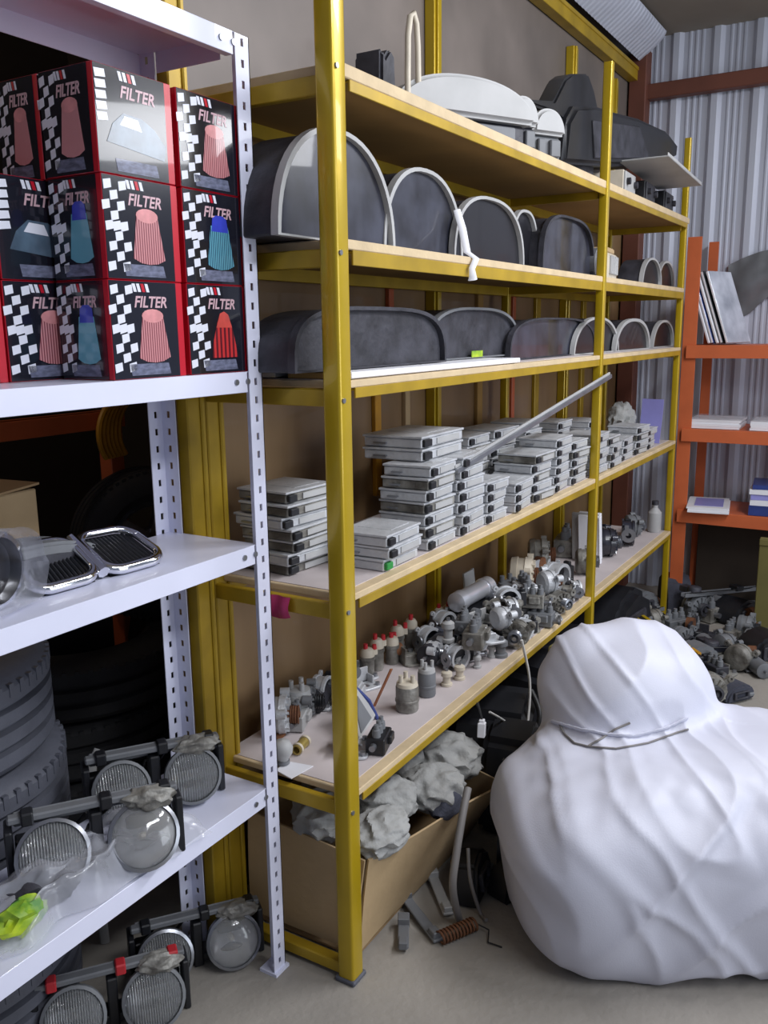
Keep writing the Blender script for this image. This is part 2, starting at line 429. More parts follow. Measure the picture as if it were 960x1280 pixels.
# ------------------------------------------------------------------ filter cartons on the white rack
def text_mesh(s, size, mat, name, parent, M4):
    cu = bpy.data.curves.new(name, 'FONT'); cu.body = s; cu.size = size; cu.extrude = .0003
    cu.align_x = 'LEFT'; cu.shear = .25; cu.resolution_u = 2; cu.offset = .0006
    o = bpy.data.objects.new(name, cu); COL.objects.link(o)
    dg = bpy.context.evaluated_depsgraph_get()
    me = bpy.data.meshes.new_from_object(o.evaluated_get(dg)); me.materials.clear(); me.materials.append(mat)
    bpy.data.objects.remove(o)
    n = bpy.data.objects.new(name, me); COL.objects.link(n); n.parent = parent; n.matrix_local = M4
    return n
BW, BH, BD = .176, .169, .130
def face_print(t, F, W, kind):
    """one printed face: F(lift) maps local xy on the face, W is the face width"""
    kx = W/.176
    P = lambda poly: [(p[0]*kx, p[1]) for p in poly]
    fr = MB().prism(P([(.001, .001), (.159, .001), (.159, BH-.001), (.001, BH-.001)]), .0006, F(0)).build('front_panel', mPrBlack, t)
    mb = MB(); q = .0165
    if kind != 'car':
        for r_ in range(9):
            for c_ in range(3):
                x0 = .003+c_*q+(.005*math.sin(r_*.8)); z0 = .012+r_*q
                if (r_+c_) % 2 == 0 or (c_ == 1 and r_ % 3 == 1):
                    mb.prism(P([(x0, z0), (x0+q*1.0, z0+q*.25), (x0+q*.94, z0+q*1.1), (x0-q*.06, z0+q*.90)]), .0004, F(.0008))
    else:
        for r_ in range(5):
            x0 = .004; z0 = .08+r_*.0165
            mb.prism(P([(x0, z0), (x0+.022, z0+.003), (x0+.02, z0+.015), (x0-.002, z0+.013)]), .0004, F(.0008))
    mb.build('chequer_print', mPrWhite, fr)
    text_mesh('FILTER', .027, mPrText, 'title_print', fr, F(.0009) @ Matrix.Diagonal((kx, 1, 1, 1)) @ T4(.054, .124, 0))
    for k in range(4):
        x0 = .056+.010*k
        MB().prism(P([(x0, .150), (x0+.007, .150), (x0+.003, .164), (x0-.004, .164)]), .0004, F(.0008)).build('emblem_print', mPrRed if k == 2 else mPrWhite, fr)
    MB().prism(P([(.04, .006), (.135, .006), (.13, .026), (.036, .026)]), .0004, F(.0008)).build('specification_panel', mPrGrey, fr)
    if kind in ('pink', 'teal', 'red'):
        mp, mc = {'pink': (mPicPink, mPicCapP), 'teal': (mPicTeal, mPicCapB), 'red': (mPicRed, mPicCapR)}[kind]
        if kind == 'red': body = [(.062, .03), (.136, .03), (.132, .055), (.122, .09), (.112, .112), (.10, .118), (.088, .114), (.076, .09), (.064, .055)]
        else: body = [(.060, .036), (.078, .029), (.098, .027), (.118, .029), (.136, .036), (.122, .108), (.098, .112), (.072, .108)]
        MB().prism(P(body), .0005, F(.0008)).build('filter_picture', mp, fr)
        if kind == 'red': cap = [(.076, .088), (.122, .088), (.112, .113), (.10, .119), (.088, .115)]
        elif kind == 'teal': cap = [(.074, .098), (.122, .098), (.118, .122), (.108, .128), (.088, .128), (.078, .122)]
        else: cap = [(.097+.026*math.cos(a*PI/8), .109+.012*math.sin(a*PI/8)) for a in range(16)]
        MB().prism(P(cap), .0006, F(.0009)).build('filter_cap_picture', mc, fr)
    else:
        MB().prism(P([(.02, .05), (.150, .036), (.156, .06), (.13, .085), (.10, .098), (.06, .10), (.035, .08)]), .0005, F(.0008)).build('car_picture', mPicCar, fr)
        MB().prism(P([(.05, .08), (.10, .076), (.092, .094), (.062, .096)]), .0006, F(.001)).build('windscreen_picture', mPrWhite, fr)
SIDE = Matrix(((0, 0, -1, 0), (-1, 0, 0, 0), (0, 1, 0, 0), (0, 0, 0, 1)))
def carton(kind, side, label, loc, rz=0.0, d=BD):
    t = thing('filter_carton', label, 'box', loc, rz, 'black and red air filter cartons on the white shelving')
    MB().box((0, d/2, BH/2), (BW, d, BH)).build('carton', mPrRed, t, bevel=.0012)
    face_print(t, lambda dz: T4(-BW/2, -dz, 0) @ UP, BW, kind)
    if side: face_print(t, lambda dz: T4(-BW/2-dz, d, 0) @ SIDE, d, side)
    return t
cartons = [  # x, y, level, front print, left side print, depth, label
    (-.160, .166, 0, 'red', None, BD, 'carton with bright red cone filter, bottom row, beside the slotted post'),
    (-.160, .166, 1, 'teal', None, BD, 'carton with blue-capped teal filter, middle row, beside the slotted post'),
    (-.160, .166, 2, 'pink', 'pink', BD, 'glare-washed carton with pink filter, top row, beside the slotted post'),
    (-.348, .166, 0, 'pink', 'teal', BD, 'carton with pink filter in front and teal on its side, bottom row'),
    (-.348, .166, 1, 'pink', 'teal', BD, 'carton with pink filter in front and teal on its side, middle row'),
    (-.348, .166, 2, 'car', 'pink', BD, 'carton picturing a silver-blue car with a glare patch, top row'),
    (-.450, .305, 0, 'pink', None, .105, 'carton set back at left with pink filter, bottom row'),
    (-.450, .305, 1, 'car', None, .105, 'carton set back at left picturing a blue-grey car, middle row'),
    (-.350, .302, 2, 'pink', 'pink', .108, 'carton in the dark behind the car one, top row'),
    (-.632, .305, 0, 'pink', None, .105, 'carton cut off by the left photo edge, bottom row'),
    (-.632, .305, 1, 'pink', None, .105, 'carton cut off by the left photo edge, middle row')]
for x, y, lv, fk, sk_, d, lab in cartons:
    carton(fk, sk_, lab, (x+random.uniform(-.0015, .0015), y, 1.4205+lv*(BH+.0012)), random.uniform(-.006, .006), d)

# ------------------------------------------------------------------ white rack shelf B: grille etc.
ZB = 1.0555
def quad3(P00, P10, P11, P01):
    def f(u, v): return (P00*(1-u)+P10*u)*(1-v)+(P01*(1-u)+P11*u)*v
    return f
P00, P10 = AZ(44, 741, ZB+.012), AZ(207, 696, ZB+.012)
nrm = Vector((0, 0, 1))
P01 = P00+Vector((.035, .115, .055)); P11 = P10+Vector((-.005, .10, .05))
gq = quad3(P00, P10, P11, P01)
gr = thing('grille', 'chrome twin radiator grille with black slats on the middle white shelf', 'car grille', (0, 0, 0))
def loop(u0, u1, v0, v1, n=10, rr=.28):
    pts = []
    for x, yv in rrect(1, 1, rr, n):
        pts.append(gq(u0+(x+.5)*(u1-u0), v0+(yv+.5)*(v1-v0)))
    return pts
for (u0, u1) in ((.0, .47), (.53, 1.0)):
    L_ = loop(u0, u1, .0, 1.0)
    mb = MB(); mb.tube(L_+L_[:2], .0105, 8, flat=.8); fo = mb.build('chrome_frame', mChrome, gr, smooth=60)
    mb = MB()
    for k in range(13):
        u = u0+.035+(u1-u0-.07)*k/12
        a, b = gq(u, .06), gq(u, .94); a = a-Vector((0, 0, .008)); b = b-Vector((0, 0, .008))
        mb.tube([a, b], .0035, 6)
    mb.build('slats', mBlack, gr)
    def back(u, v, u0=u0, u1=u1): return gq(u0+.03+u*(u1-u0-.06), .06+v*.88)-Vector((0, 0, .016))
    MB().grid(back, 6, 6, .002).build('backing_mesh', mBlack, gr)
mb = MB(); a, b = gq(.5, .03), gq(.5, .97); mb.tube([a, b], .012, 8); mb.build('centre_bar', mChrome, gr, smooth=60)
for u in (.12, .36, .65, .88):
    p = gq(u, .0); MB().box((p.x, p.y+.012, ZB+.0065), (.014, .012, .011)).build('mounting_clip', mBlack, gr)
gr.location = (0, 0, 0)
# wrapped headlamp bezel at the left edge
c = AY(8, 728, .24)
hb = thing('headlamp_bezel', 'film-wrapped chrome headlamp bezel at the left end of the middle white shelf', 'car part', (c.x-.02, .25, ZB+.006), (0, 0, .25))
Fv = T4(0, 0, .062) @ UP
MB().lathe([(.062, -.02), (.066, .012), (.056, .016), (.050, -.012)], 30, Fv).build('chrome_ring', mChrome, hb, smooth=50)
MB().lathe([(.001, -.02), (.052, -.018), (.052, -.004), (.03, .004), (.001, .006)], 26, Fv, close=False).build('dark_lens', mBlackG, hb)
def wrapf(u, v):
    a = u*2*PI; r_ = .066+.014*v+.006*noise.noise(Vector((u*9, v*6, 1)))
    return (r_*math.cos(a)*.95, .035-.09*v+.008*noise.noise(Vector((u*14, v*5, 4))), max(.004, .062+r_*math.sin(a)*.92))
MB().grid(wrapf, 56, 14).build('film_wrap', mFilm, hb, smooth=180)
# grey hood behind
c = AY(95, 668, .34)
gh = thing('dash_hood', 'long dark grey dashboard hood lying behind the chrome grille', 'car part', (-.56, .345, ZB+.001), (0, 0, .0))
MB().prism(dome(.42, .075, 2.3, 22), .09, T4(0, .05, 0) @ UP).build('shell', mGreyM, gh, smooth=50, bevel=.006, seg=2)
MB().prism(dome(.36, .05, 2.3, 22), .004, T4(0, -.0405, .004) @ UP).build('recess', mDust, gh)
# ------------------------------------------------------------------ twin headlamps
def headlamp(label, loc, rz, tilt=0.0, red=False, big=1.0, clear=False, white=True):
    t = thing('twin_headlamp', label, 'headlight', loc, (0, 0, rz), 'twin round headlamps')
    s = big
    for i, x in enumerate((-.082*s, .082*s)):
        Q = T4(x, -.02, .068*s) @ Rx(PI/2-.25-tilt)
        R_ = .062*s
        pr = [(R_, 0), (R_*.98, -.02*s), (R_*.75, -.052*s), (R_*.34, -.075*s), (R_*.30, -.095*s), (.001, -.095*s), (.001, -.066*s), (R_*.3, -.06*s), (R_*.7, -.04*s), (R_*.9, -.01*s), (R_*.93, 0)]
        bowl = MB().lathe(pr, 28, Q, close=False).build('reflector_bowl', mRefl, t, smooth=60)
        MB().lathe([(R_*1.08, -.012*s), (R_*1.08, .006*s), (R_*.97, .009*s), (R_*.97, -.012*s)], 28, Q).build('rim', mGreyM if not clear else mSteel, bowl, smooth=40)
        lp = [(.0005, .022*s), (R_*.35, .0205*s), (R_*.65, .016*s), (R_*.88, .009*s), (R_*.985, .002*s), (R_*.985, -.001*s), (R_*.87, .0045*s), (R_*.6, .012*s), (R_*.3, .0165*s), (.0005, .018*s)]
        MB().lathe(lp, 28, Q, close=False).build('lens', mLensC if (clear and i) else mLens, bowl, smooth=60)
        MB().rings([((0, 0, -.06*s), .008), ((0, 0, -.03*s), .008), ((0, 0, -.022*s), .004)], 10, Q).build('bulb', mCream, bowl)
    # carrier
    mb = MB()
    mb.box((0, .035, .018), (.30*s, .05, .022)); mb.box((-.155*s, .03, .06*s), (.014, .06, .12*s)); mb.box((.155*s, .03, .06*s), (.014, .06, .12*s)); mb.box((0, .03, .06*s), (.022, .05, .12*s))
    mb.box((-.1*s, .045, .07*s), (.09, .03, .03)); mb.box((.1*s, .045, .07*s), (.09, .03, .03))
    mb.build('carrier', mBlack, t, bevel=.003)
    mb = MB(); mb.box((0, .02, .136*s), (.31*s, .022, .014)); mb.box((0, .034, .128*s), (.29*s, .006, .03))
    bar = mb.build('top_bar', mGreyM, t, bevel=.003)
    for x in (-.12, .02, .13): MB().box((x*s, .018, .137*s), (.022, .03, .026)).build('clip', mRed if red else mBlack, bar, bevel=.003)
    mb = MB()
    mb.blob((.10*s, .01, .128*s), (.10, .05, .045), 4, .30, 2.6, seed=int(abs(loc[0])*97))
    if white: mb.build('adjuster_housing', mAluD, t)
    else: mb.build('adjuster_housing', mGreyM, t)
    mb = MB()
    for k in range(5):
        x = random.uniform(-.14, .10)*s
        mb.tube([(x, .06, .03), (x+.02, .085, .05+.02*random.random()), (x+.05, .075, .09)], .0035, 6)
    mb.build('wiring', mWireB, t)
    return t
ZCs = .488
def lamp_at(px, py, z, back, rz, label, **k):
    """px, py: the middle between the two lens feet on the surface z; back pushes along the lamp's own depth"""
    c = AZ(px, py, z)
    headlamp(label, (c.x-back*math.sin(rz), c.y+back*math.cos(rz), z+.001), rz, **k)
lamp_at(200, 1012, ZCs, .02, -.62, 'twin headlamp at the back right of the low white shelf, by the slotted post', tilt=.12, big=.92)
lamp_at(128, 1098, ZCs, .02, -.62, 'twin headlamp under plastic film at the front of the low white shelf', tilt=.28, clear=True)
lamp_at(252, 1218, 0, .02, -.66, 'clear-lensed twin headlamp on the floor against the white rack foot', tilt=.12, clear=True, big=.98)
lamp_at(146, 1296, 0, .02, -.66, 'twin headlamp with red clips, nearest on the floor', tilt=.2, red=True, big=1.02)
# film over the shelf C headlamps
fb = thing('plastic_bag', 'crumpled clear plastic bag with a green and yellow label on the low white shelf', 'bag', (-.52, .245, ZCs+.002), -.1)
def film(u, v):
    x = -.22+.46*u; yy = -.082+.17*v
    h = .075*math.sin(PI*min(1, max(0, u)))**.5*math.sin(PI*min(1, v*1.02))**.6
    n_ = .030*noise.noise(Vector((u*5, v*4, 2)))+.014*noise.noise(Vector((u*13, v*11, 7)))
    return (x+.02*n_*10*.1, yy+.02*noise.noise(Vector((u*6, v*6, 9))), max(.002, h*1.05+n_*(1 if h > .01 else .2)))
MB().grid(film, 70, 50).build('film', mFilm, fb, smooth=180)
MB().blob((-.165, -.045, .03), (.09, .05, .055), 3, .4, 3, seed=5, ridge=True).build('green_label', mGreenY, fb)
mb = MB(); mb.blob((-.09, .0, .03), (.13, .08, .055), 3, .5, 3, seed=8, ridge=True); mb.build('dark_contents', mDust, fb)

# ------------------------------------------------------------------ tyres and bay behind the white rack
def tyre(label, loc, R_, W_, rot=(0, 0, 0), mat=mRubber, group=None, grooves=4, hub=False):
    t = thing('tyre', label, 'tyre', loc, rot, group)
    ri = R_*.62; pr = [(ri, .012)]
    pr += [(ri+.02, 0), (R_*.88, .0), (R_*.97, W_*.07)]
    n = grooves; a, b = W_*.10, W_*.90
    for k in range(n):
        z0 = a+(b-a)*(k+.5)/n
        g = (b-a)/n
        pr += [(R_, z0-g*.32), (R_, z0+g*.30), (R_-.016, z0+g*.38), (R_-.016, z0+g*.66)] if k < n-1 else [(R_, z0-g*.32), (R_, z0+g*.4)]
    pr += [(R_*.97, W_*.93), (R_*.88, W_), (ri+.02, W_), (ri, W_-.012)]
    casing = MB().lathe(pr, 72, None, close=False).build('casing', mat, t, smooth=30)
    # cross sipes on the shoulder
    mb = MB()
    for k in range(64):
        a_ = 2*PI*k/64
        mb.box((R_*.985, 0, W_*.86), (.012, .012, W_*.13), M4=Rz(a_))
    mb.build('tread_blocks', mat, t)
    MB().lathe([(ri-.001, .015), (ri-.001, W_-.015), (ri-.02, W_*.5)], 40).build('bead', mBlack, t)
    if hub:
        mb = MB(); mb.lathe([(ri*.97, W_*.3), (ri*.97, W_*.8), (ri*.9, W_*.86), (ri*.84, W_*.8)], 40)
        for k in range(5): mb.box((ri*.45, 0, W_*.72), (ri*.9, .045, .03), M4=Rz(2*PI*k/5))
        mb.cyl((0, 0, W_*.6), (0, 0, W_*.78), .05, n=20)
        mb.build('wheel', mSteel, t)
    return t
ca = (-.560, .76)
zt = 0
for k, lab in enumerate(('ribbed grey tyre lying flat, lowest of the near stack at the left edge', 'ribbed grey tyre lying flat, second from floor in the near stack', 'ribbed grey tyre lying flat, third from floor in the near stack', 'ribbed grey tyre lying flat on top of the near stack')):
    tyre(lab, (ca[0]+(.012, -.02, .01, .0)[k], ca[1]+(.0, .012, -.015, 0)[k], zt), .31, .21, (0, 0, k*.3), mRubber, grooves=4); zt += .211
zt = 0
for k, lab in enumerate(('black tyre lying flat, lowest of the dark far stack behind the white rack', 'black tyre lying flat, second in the dark far stack', 'black tyre lying flat, third in the dark far stack', 'black tyre lying flat on top of the dark far stack')):
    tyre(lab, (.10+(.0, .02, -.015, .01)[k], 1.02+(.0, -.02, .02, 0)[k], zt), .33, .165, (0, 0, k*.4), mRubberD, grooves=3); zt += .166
# things seen dimly above the tyre stacks
tt = tyre('dark wheel with spoked hub standing on the far tyre stack', (.36, .98, zt+.225), .22, .16, (PI/2, 0, -.45), mRubberD, hub=True)
cb = thing('cardboard_box', 'pale dusty carton standing on the near tyre stack', 'box', (-.42, .74, .846), .1)
MB().box((0, 0, .16), (.30, .24, .32)).build('carton_body', mCard, cb, bevel=.003)
for sx in (-1, 1): MB().box((sx*.08, 0, .326), (.15, .25, .005), (0, -sx*.06, 0)).build('flap', mCardIn, cb)
mb = MB()
for k in range(6):
    pts = [(.0+.018*k+.11*math.cos(a), .0+.004*k, .11+.11*math.sin(a)) for a in [PI*(.45+.75*j/14) for j in range(15)]]
    mb.tube(pts, .009, 8)
yh = tag(mb.build('hose_bundle', mWrapY), 'bundle of curved yellow hoses hanging behind the white rack', 'hose'); c = AY(160, 545, .96); yh.location = (c.x, .957, c.z-.10)
c0, c1 = AY(-20, 540, 1.0), AY(152, 522, 1.0)
ob = thing('shelf_beam', 'orange steel shelf beam seen dimly behind the white rack', 'beam', (0, 1.0, c1.z))
MB().box(((c1.x-1.2)/2, 0, 0), (c1.x+1.2, .03, .05)).box(((c1.x-1.2)/2, .015, .022), (c1.x+1.2, .05, .006)).build('beam', mOrange, ob, bevel=.002)
for xx in (-1.15, c1.x-.03): MB().box((xx, .02, -(c1.z)/2), (.05, .05, c1.z)).build('post', mOrange, ob, bevel=.002)
# folded sheet between the stacks
c = AY(75, 900, .55)
mb = MB(); mb.tube([(-.005, 0, -.46), (-.012, 0, -.2), (-.004, 0, -.03), (.006, 0, .03), (.022, 0, .055)], [.012, .012, .011, .010, .007], 8, flat=.5)
st = tag(mb.build('plastic_strap', mGreyL), 'pale plastic strip standing between the two tyre stacks', 'strip'); st.location = (-.205, .60, .462)

# ------------------------------------------------------------------ instrument clusters
def cluster(label, xl, xr, h, y, z, d=.10, rz=0.0, p=2.6, rim=mGreyL, lens=mDust2, shell=mDust, group=None, tilt=0.0, rimw=.009, gauges=False):
    w_ = xr-xl
    t = thing('instrument_cluster', label, 'instrument cluster', ((xl+xr)/2, y, z), (tilt, 0, rz), group)
    F = T4(0, 0, 0) @ UP
    o = dome(w_, h, p); n = len(o)
    MB().prism(dome(w_*.97, h*.96, p), d, T4(0, d+.012, 0) @ UP).build('housing', shell, t, smooth=40, bevel=.004)
    inner = [((x)*(1-2*rimw/w_), max(.004, zz-rimw*(.9 if zz > .02 else 0))) for x, zz in o]
    # sloping front hood: the top overhangs
    hb_ = MB(); hb_.frame(o, inner, .018, T4(0, .013, 0) @ UP); hb_.build('bezel_rim', rim, t, smooth=40)
    fc = MB().prism([(x*.99, zz) for x, zz in inner], .003, T4(0, .011, 0) @ UP).build('lens', lens, t, smooth=0)
    if gauges:
        mb = MB()
        for gx, gr_ in ((-.26*w_, .30*h), (.05*w_, .36*h), (.30*w_, .24*h)):
            mb.lathe([(gr_, 0), (gr_, .003), (gr_*.9, .003), (gr_*.9, 0)], 22, T4(gx, .0085, h*.44) @ Rx(PI/2))
            mb.box((gx+gr_*.2, .0075, h*.5), (gr_*.9, .001, .003), (0, .6, 0))
        mb.build('gauge_rings', rim, fc)
    mb = MB(); mb.box((-w_*.2, d+.018, h*.35), (w_*.16, .02, .018)); mb.box((w_*.2, d+.018, h*.35), (w_*.16, .02, .018)); mb.build('rear_connector', mBlack, t)
    return t
def clus_px(label, pl, pr, pt, yb, y, z, zz=None, **k):
    """left/right/top pixel of the face measured on the plane y"""
    a = AY(pl, yb, y); b = AY(pr, yb, y); tp = AY((pl+pr)/2, pt, y)
    return cluster(label, a.x, b.x, tp.z-z, y, z, **k)
zz = Z2+.003
clus_px('big dusty instrument cluster with pale rim, just right of the front yellow post', 345, 492, 160, 285, .07, zz, d=.13, p=2.2, lens=mDust2, rimw=.010)
clus_px('instrument cluster with wide pale rim, second right of the front post, second shelf', 478, 577, 210, 296, .08, zz, d=.12, p=2.3, rimw=.010)
clus_px('black instrument cluster with thin grey arc, third right of the front post, second shelf', 566, 654, 246, 310, .07, zz, d=.11, p=2.5, lens=mBlackG)
clus_px('narrow black instrument cluster showing a grey edge, fourth from the front post', 638, 672, 262, 312, .10, zz, d=.11, p=2.6, lens=mBlackG, shell=mBlack, gauges=False)
clus_px('blue-grey dusty instrument cluster just left of the middle post, second shelf', 677, 742, 270, 322, .06, zz, d=.12, p=3.2, lens=mDust2, rim=mDust)
clus_px('small black instrument cluster with silver arc, second last on the second shelf', 802, 826, 322, 352, .05, zz, d=.10, p=2.2, lens=mBlackG, rimw=.010, gauges=False)
clus_px('small black instrument cluster with silver arc at the far end, second shelf', 822, 842, 326, 354, .06, zz, d=.10, p=2.2, lens=mBlackG, rimw=.010, gauges=False)
# left of the post, second shelf: cluster seen from its side with amber bulbs
a = AY(318, 275, .20)
sc_ = thing('instrument_cluster', 'upturned grey instrument cluster with amber lamps between the white rack and front post', 'instrument cluster', (.150, .292, zz), .0)
MB().prism(dome(.25, .075, 3, 22), .15, T4(0, .075, 0) @ UP).build('housing', mDust, sc_, bevel=.004)
MB().box((0, 0, .095), (.24, .13, .018)).build('amber_strip', mWrapY, sc_, bevel=.004)
MB().prism(dome(.26, .05, 3, 22), .15, T4(0, .075, .106) @ UP).build('hood', mGreyM, sc_, bevel=.006, smooth=40)
# cloth strap hanging off shelf two
a = AY(578, 262, .02)
mb = MB(); e1 = AY(590, 350, -.022)
p_ = [AY(574, 262, .055), AY(580, 285, .04), AY(584, 300, .0)]
pts = [Vector((p_[0].x, .062, p_[0].z)), Vector((p_[1].x, .045, p_[1].z)), Vector((p_[2].x, .0, Z2+.012)), Vector((p_[2].x+.01, -.021, Z2-.004)), Vector((e1.x-.005, -.024, Z2-.03)), Vector((e1.x, -.024, e1.z+.01)), Vector((e1.x+.004, -.022, e1.z))]
mb.tube(pts, [.010, .011, .010, .009, .008, .010, .013], 8, flat=.3)
tag(mb.build('strap', mPaper, smooth=60), 'white strap hanging over the second shelf edge below the clusters', 'strap')
# pale small parts near far end of shelf two
a = AY(778, 340, .12)
fz = thing('fuse_box', 'pale fuse box with coloured lid behind the middle post, second shelf', 'fuse box', (2.05, .12, zz), .1)
MB().box((0, 0, .05), (.17, .13, .10)).build('case', mCream, fz, bevel=.006)
mb = MB()
for k in range(5): mb.box((-.06+.03*k, -.068, .055), (.018, .012, .07))
mb.build('fuse_rows', mGreyL, fz, bevel=.002)
MB().box((0, 0, .112), (.15, .11, .024)).build('lid', mCard, fz, bevel=.006)
rd = thing('round_gauge', 'round grey gauge standing just right of the middle post, second shelf', 'gauge', (1.86, .06, zz), .0)
MB().lathe([(.001, 0), (.055, 0), (.055, .05), (.046, .05), (.044, .045), (.001, .045)], 26, T4(0, .03, .055) @ Rx(PI/2), close=False).build('case', mGreyM, rd)
MB().lathe([(.056, .040), (.056, .054), (.046, .054), (.046, .040)], 26, T4(0, .03, .055) @ Rx(PI/2)).build('rim', mAlu, rd)

# ---- third shelf
z3 = Z3+.002
# white board lying along the front
wb = thing('board', 'white board strip with brown end lying along the front of the third shelf', 'board', (0, 0, z3))
a = Vector((.055, 0, 0)); b = Vector((.98, 0, 0))
MB().box(((a.x+b.x)/2, .075, .007), (b.x-a.x, .15, .014)).build('white_strip', mPaper, wb, bevel=.002)
MB().box((a.x-.012, .075, .007), (.024, .15, .014)).build('brown_end', mPlyU, wb, bevel=.002)
w2 = tag(MB().box((.14, .26, .009), (.24, .17, .014)).build('board', mGreyL, bevel=.002), 'grey offcut board on the third shelf behind the front post', 'board'); w2.location = (0, 0, z3)
zc = z3+.016
clus_px('widest black instrument cluster standing behind the front post, third shelf', 366, 556, 383, 458, .06, zc, d=.12, p=3.6, lens=mDust, rim=mDust, shell=mDust, rimw=.009, gauges=False)
clus_px('black instrument cluster with yellow sticker, second from front post, third shelf', 532, 648, 384, 446, .10, zc, d=.12, p=3.0, lens=mDust, rim=mGreyM, shell=mDust, rimw=.008, gauges=False)
clus_px('grey dusty instrument cluster third from the front post, third shelf', 636, 742, 397, 446, .08, z3, d=.12, p=3.4, lens=mDust2, rim=mDust, shell=mDust, rimw=.007, gauges=False)
clus_px('instrument cluster with white arc right behind the middle post, third shelf', 716, 772, 396, 442, .07, z3, d=.12, p=2.2, lens=mBlackG, rimw=.010, gauges=False)
clus_px('instrument cluster with silver arc, second from the far end, third shelf', 768, 811, 398, 440, .06, z3, d=.12, p=2.3, lens=mBlackG, rimw=.014, gauges=False)
clus_px('slim instrument cluster with silver arc at the far end, third shelf', 815, 841, 400, 438, .07, z3, d=.12, p=2.2, lens=mBlackG, rimw=.012, gauges=False)
a = AY(598, 436, .09)
s_ = tag(MB().box((0, 0, 0), (.075, .0015, .018)).build('sticker', mGreenY), 'small yellow sticker at the foot of the second black cluster, third shelf', 'sticker'); s_.location = (a.x, .094, zc+.012)

# ---- top shelf
z1 = Z1+.002
def domed(label, pl, pr, pt, pb, y, zb, d, base=mDust, rz=-.5, wk=.68):
    a, b = AY(pl, pb, y), AY(pr, pb, y); top = AY((pl+pr)/2, pt, y).z; mid = AY((pl+pr)/2, pb, y).z
    w_ = b.x-a.x
    t = thing('dash_hood', label, 'car part', ((a.x+b.x)/2, y, zb), rz)
    w_ *= wk
    MB().prism(dome(w_, top-mid, 2.2), d, T4(0, d, mid-zb) @ UP).build('hood', mGreyL, t, smooth=50, bevel=.012, seg=3)
    MB().box((0, d*.55, (mid-zb)/2), (w_*.9, d*.75, mid-zb)).build('dark_base', base, t, bevel=.01)
    for vx, vw in ((-.22, .2), (.2, .3)): MB().box((w_*vx, d*.14, (mid-zb)*.55), (w_*vw, .02, (mid-zb)*.6)).build('vent', mGreyM, t, bevel=.003)
    return t
domed('large pale grey domed dashboard hood on the top shelf', 512, 650, 88, 142, .13, z1, .15)
domed('small pale grey domed hood right of the large one, top shelf', 640, 674, 118, 156, .05, z1, .10, wk=.55)
domed('small pale hood with olive underside beside the black console, top shelf', 672, 704, 134, 168, .04, z1, .10, base=mGreyM, wk=.6)
# black console with fin
def px_prism(poly, y, depth, org):
    pts = [AY(px, py, y) for px, py in poly]
    for p in pts: p.z = max(p.z, Z1+.003)
    return MB().prism([(p.x-org[0], p.z-org[2]) for p in pts], depth, T4(0, y+depth-org[1], 0) @ UP)
oc = AY(720, 205, .07)
bc = thing('console', 'big black plastic console with an upright fin on the top shelf', 'car part', (oc.x, .07, oc.z))
px_prism([(706, 204), (712, 150), (722, 132), (745, 131), (772, 140), (802, 148), (836, 164), (848, 180), (846, 198), (832, 206), (770, 208)], .07, .20, (oc.x, .07, oc.z)).build('body', mBlack, bc, bevel=.016, seg=3, smooth=50)
px_prism([(664, 124), (694, 126), (708, 98), (716, 92), (736, 92), (743, 112), (748, 136), (740, 170), (722, 196), (712, 176), (704, 150), (692, 140), (668, 132)], .10, .07, (oc.x, .07, oc.z)).build('fin', mBlack, bc, bevel=.008, seg=2, smooth=50)
px_prism([(742, 150), (800, 158), (812, 198), (744, 198)], .062, .012, (oc.x, .07, oc.z)).build('tray', mDust, bc, bevel=.003)
px_prism([(716, 196), (718, 232), (742, 236), (742, 200)], .12, .12, (oc.x, .07, oc.z)).build('foot', mDust, bc, bevel=.004)
# plate
p0, p1, p2, p3 = AY(798, 192, -.02), AY(905, 238, -.06), AY(800, 212, .04), AY(850, 195, .16)
pl = thing('plate', 'translucent grey plastic plate jutting out past the far end of the top shelf', 'plastic sheet', (p0.x+.16, -.015, Z1+.125))
MB().box((.24, .0, .0), (.62, .20, .006), (0, .05, .0)).build('sheet', mGreyL, pl, bevel=.002)
MB().box((.24, -.095, .006), (.62, .006, .014), (0, .05, .0)).build('lip', mGreyL, pl, bevel=.002)
for i, (px, lab) in enumerate(((770, 'cream cassette radio under the console, top shelf'), (797, 'black cassette radio beside the cream one, top shelf'), (822, 'black radio with knobs nearest the far end, top shelf'))):
    c = AY(px, 240, .08)
    r_ = thing('car_radio', lab, 'radio', (c.x, .02, z1), .05)
    MB().box((0, .085, .045), (.17, .15, .085)).build('case', (mCream, mBlack, mBlack)[i], r_, bevel=.004)
    MB().box((0, .008, .045), (.165, .012, .075)).build('front_plate', (mGreyL, mDust, mDust)[i], r_, bevel=.003)
    for kx in (-.062, .062): MB().cyl((kx, .006, .045), (kx, -.012, .045), .013, n=14).build('knob', mDust, r_)
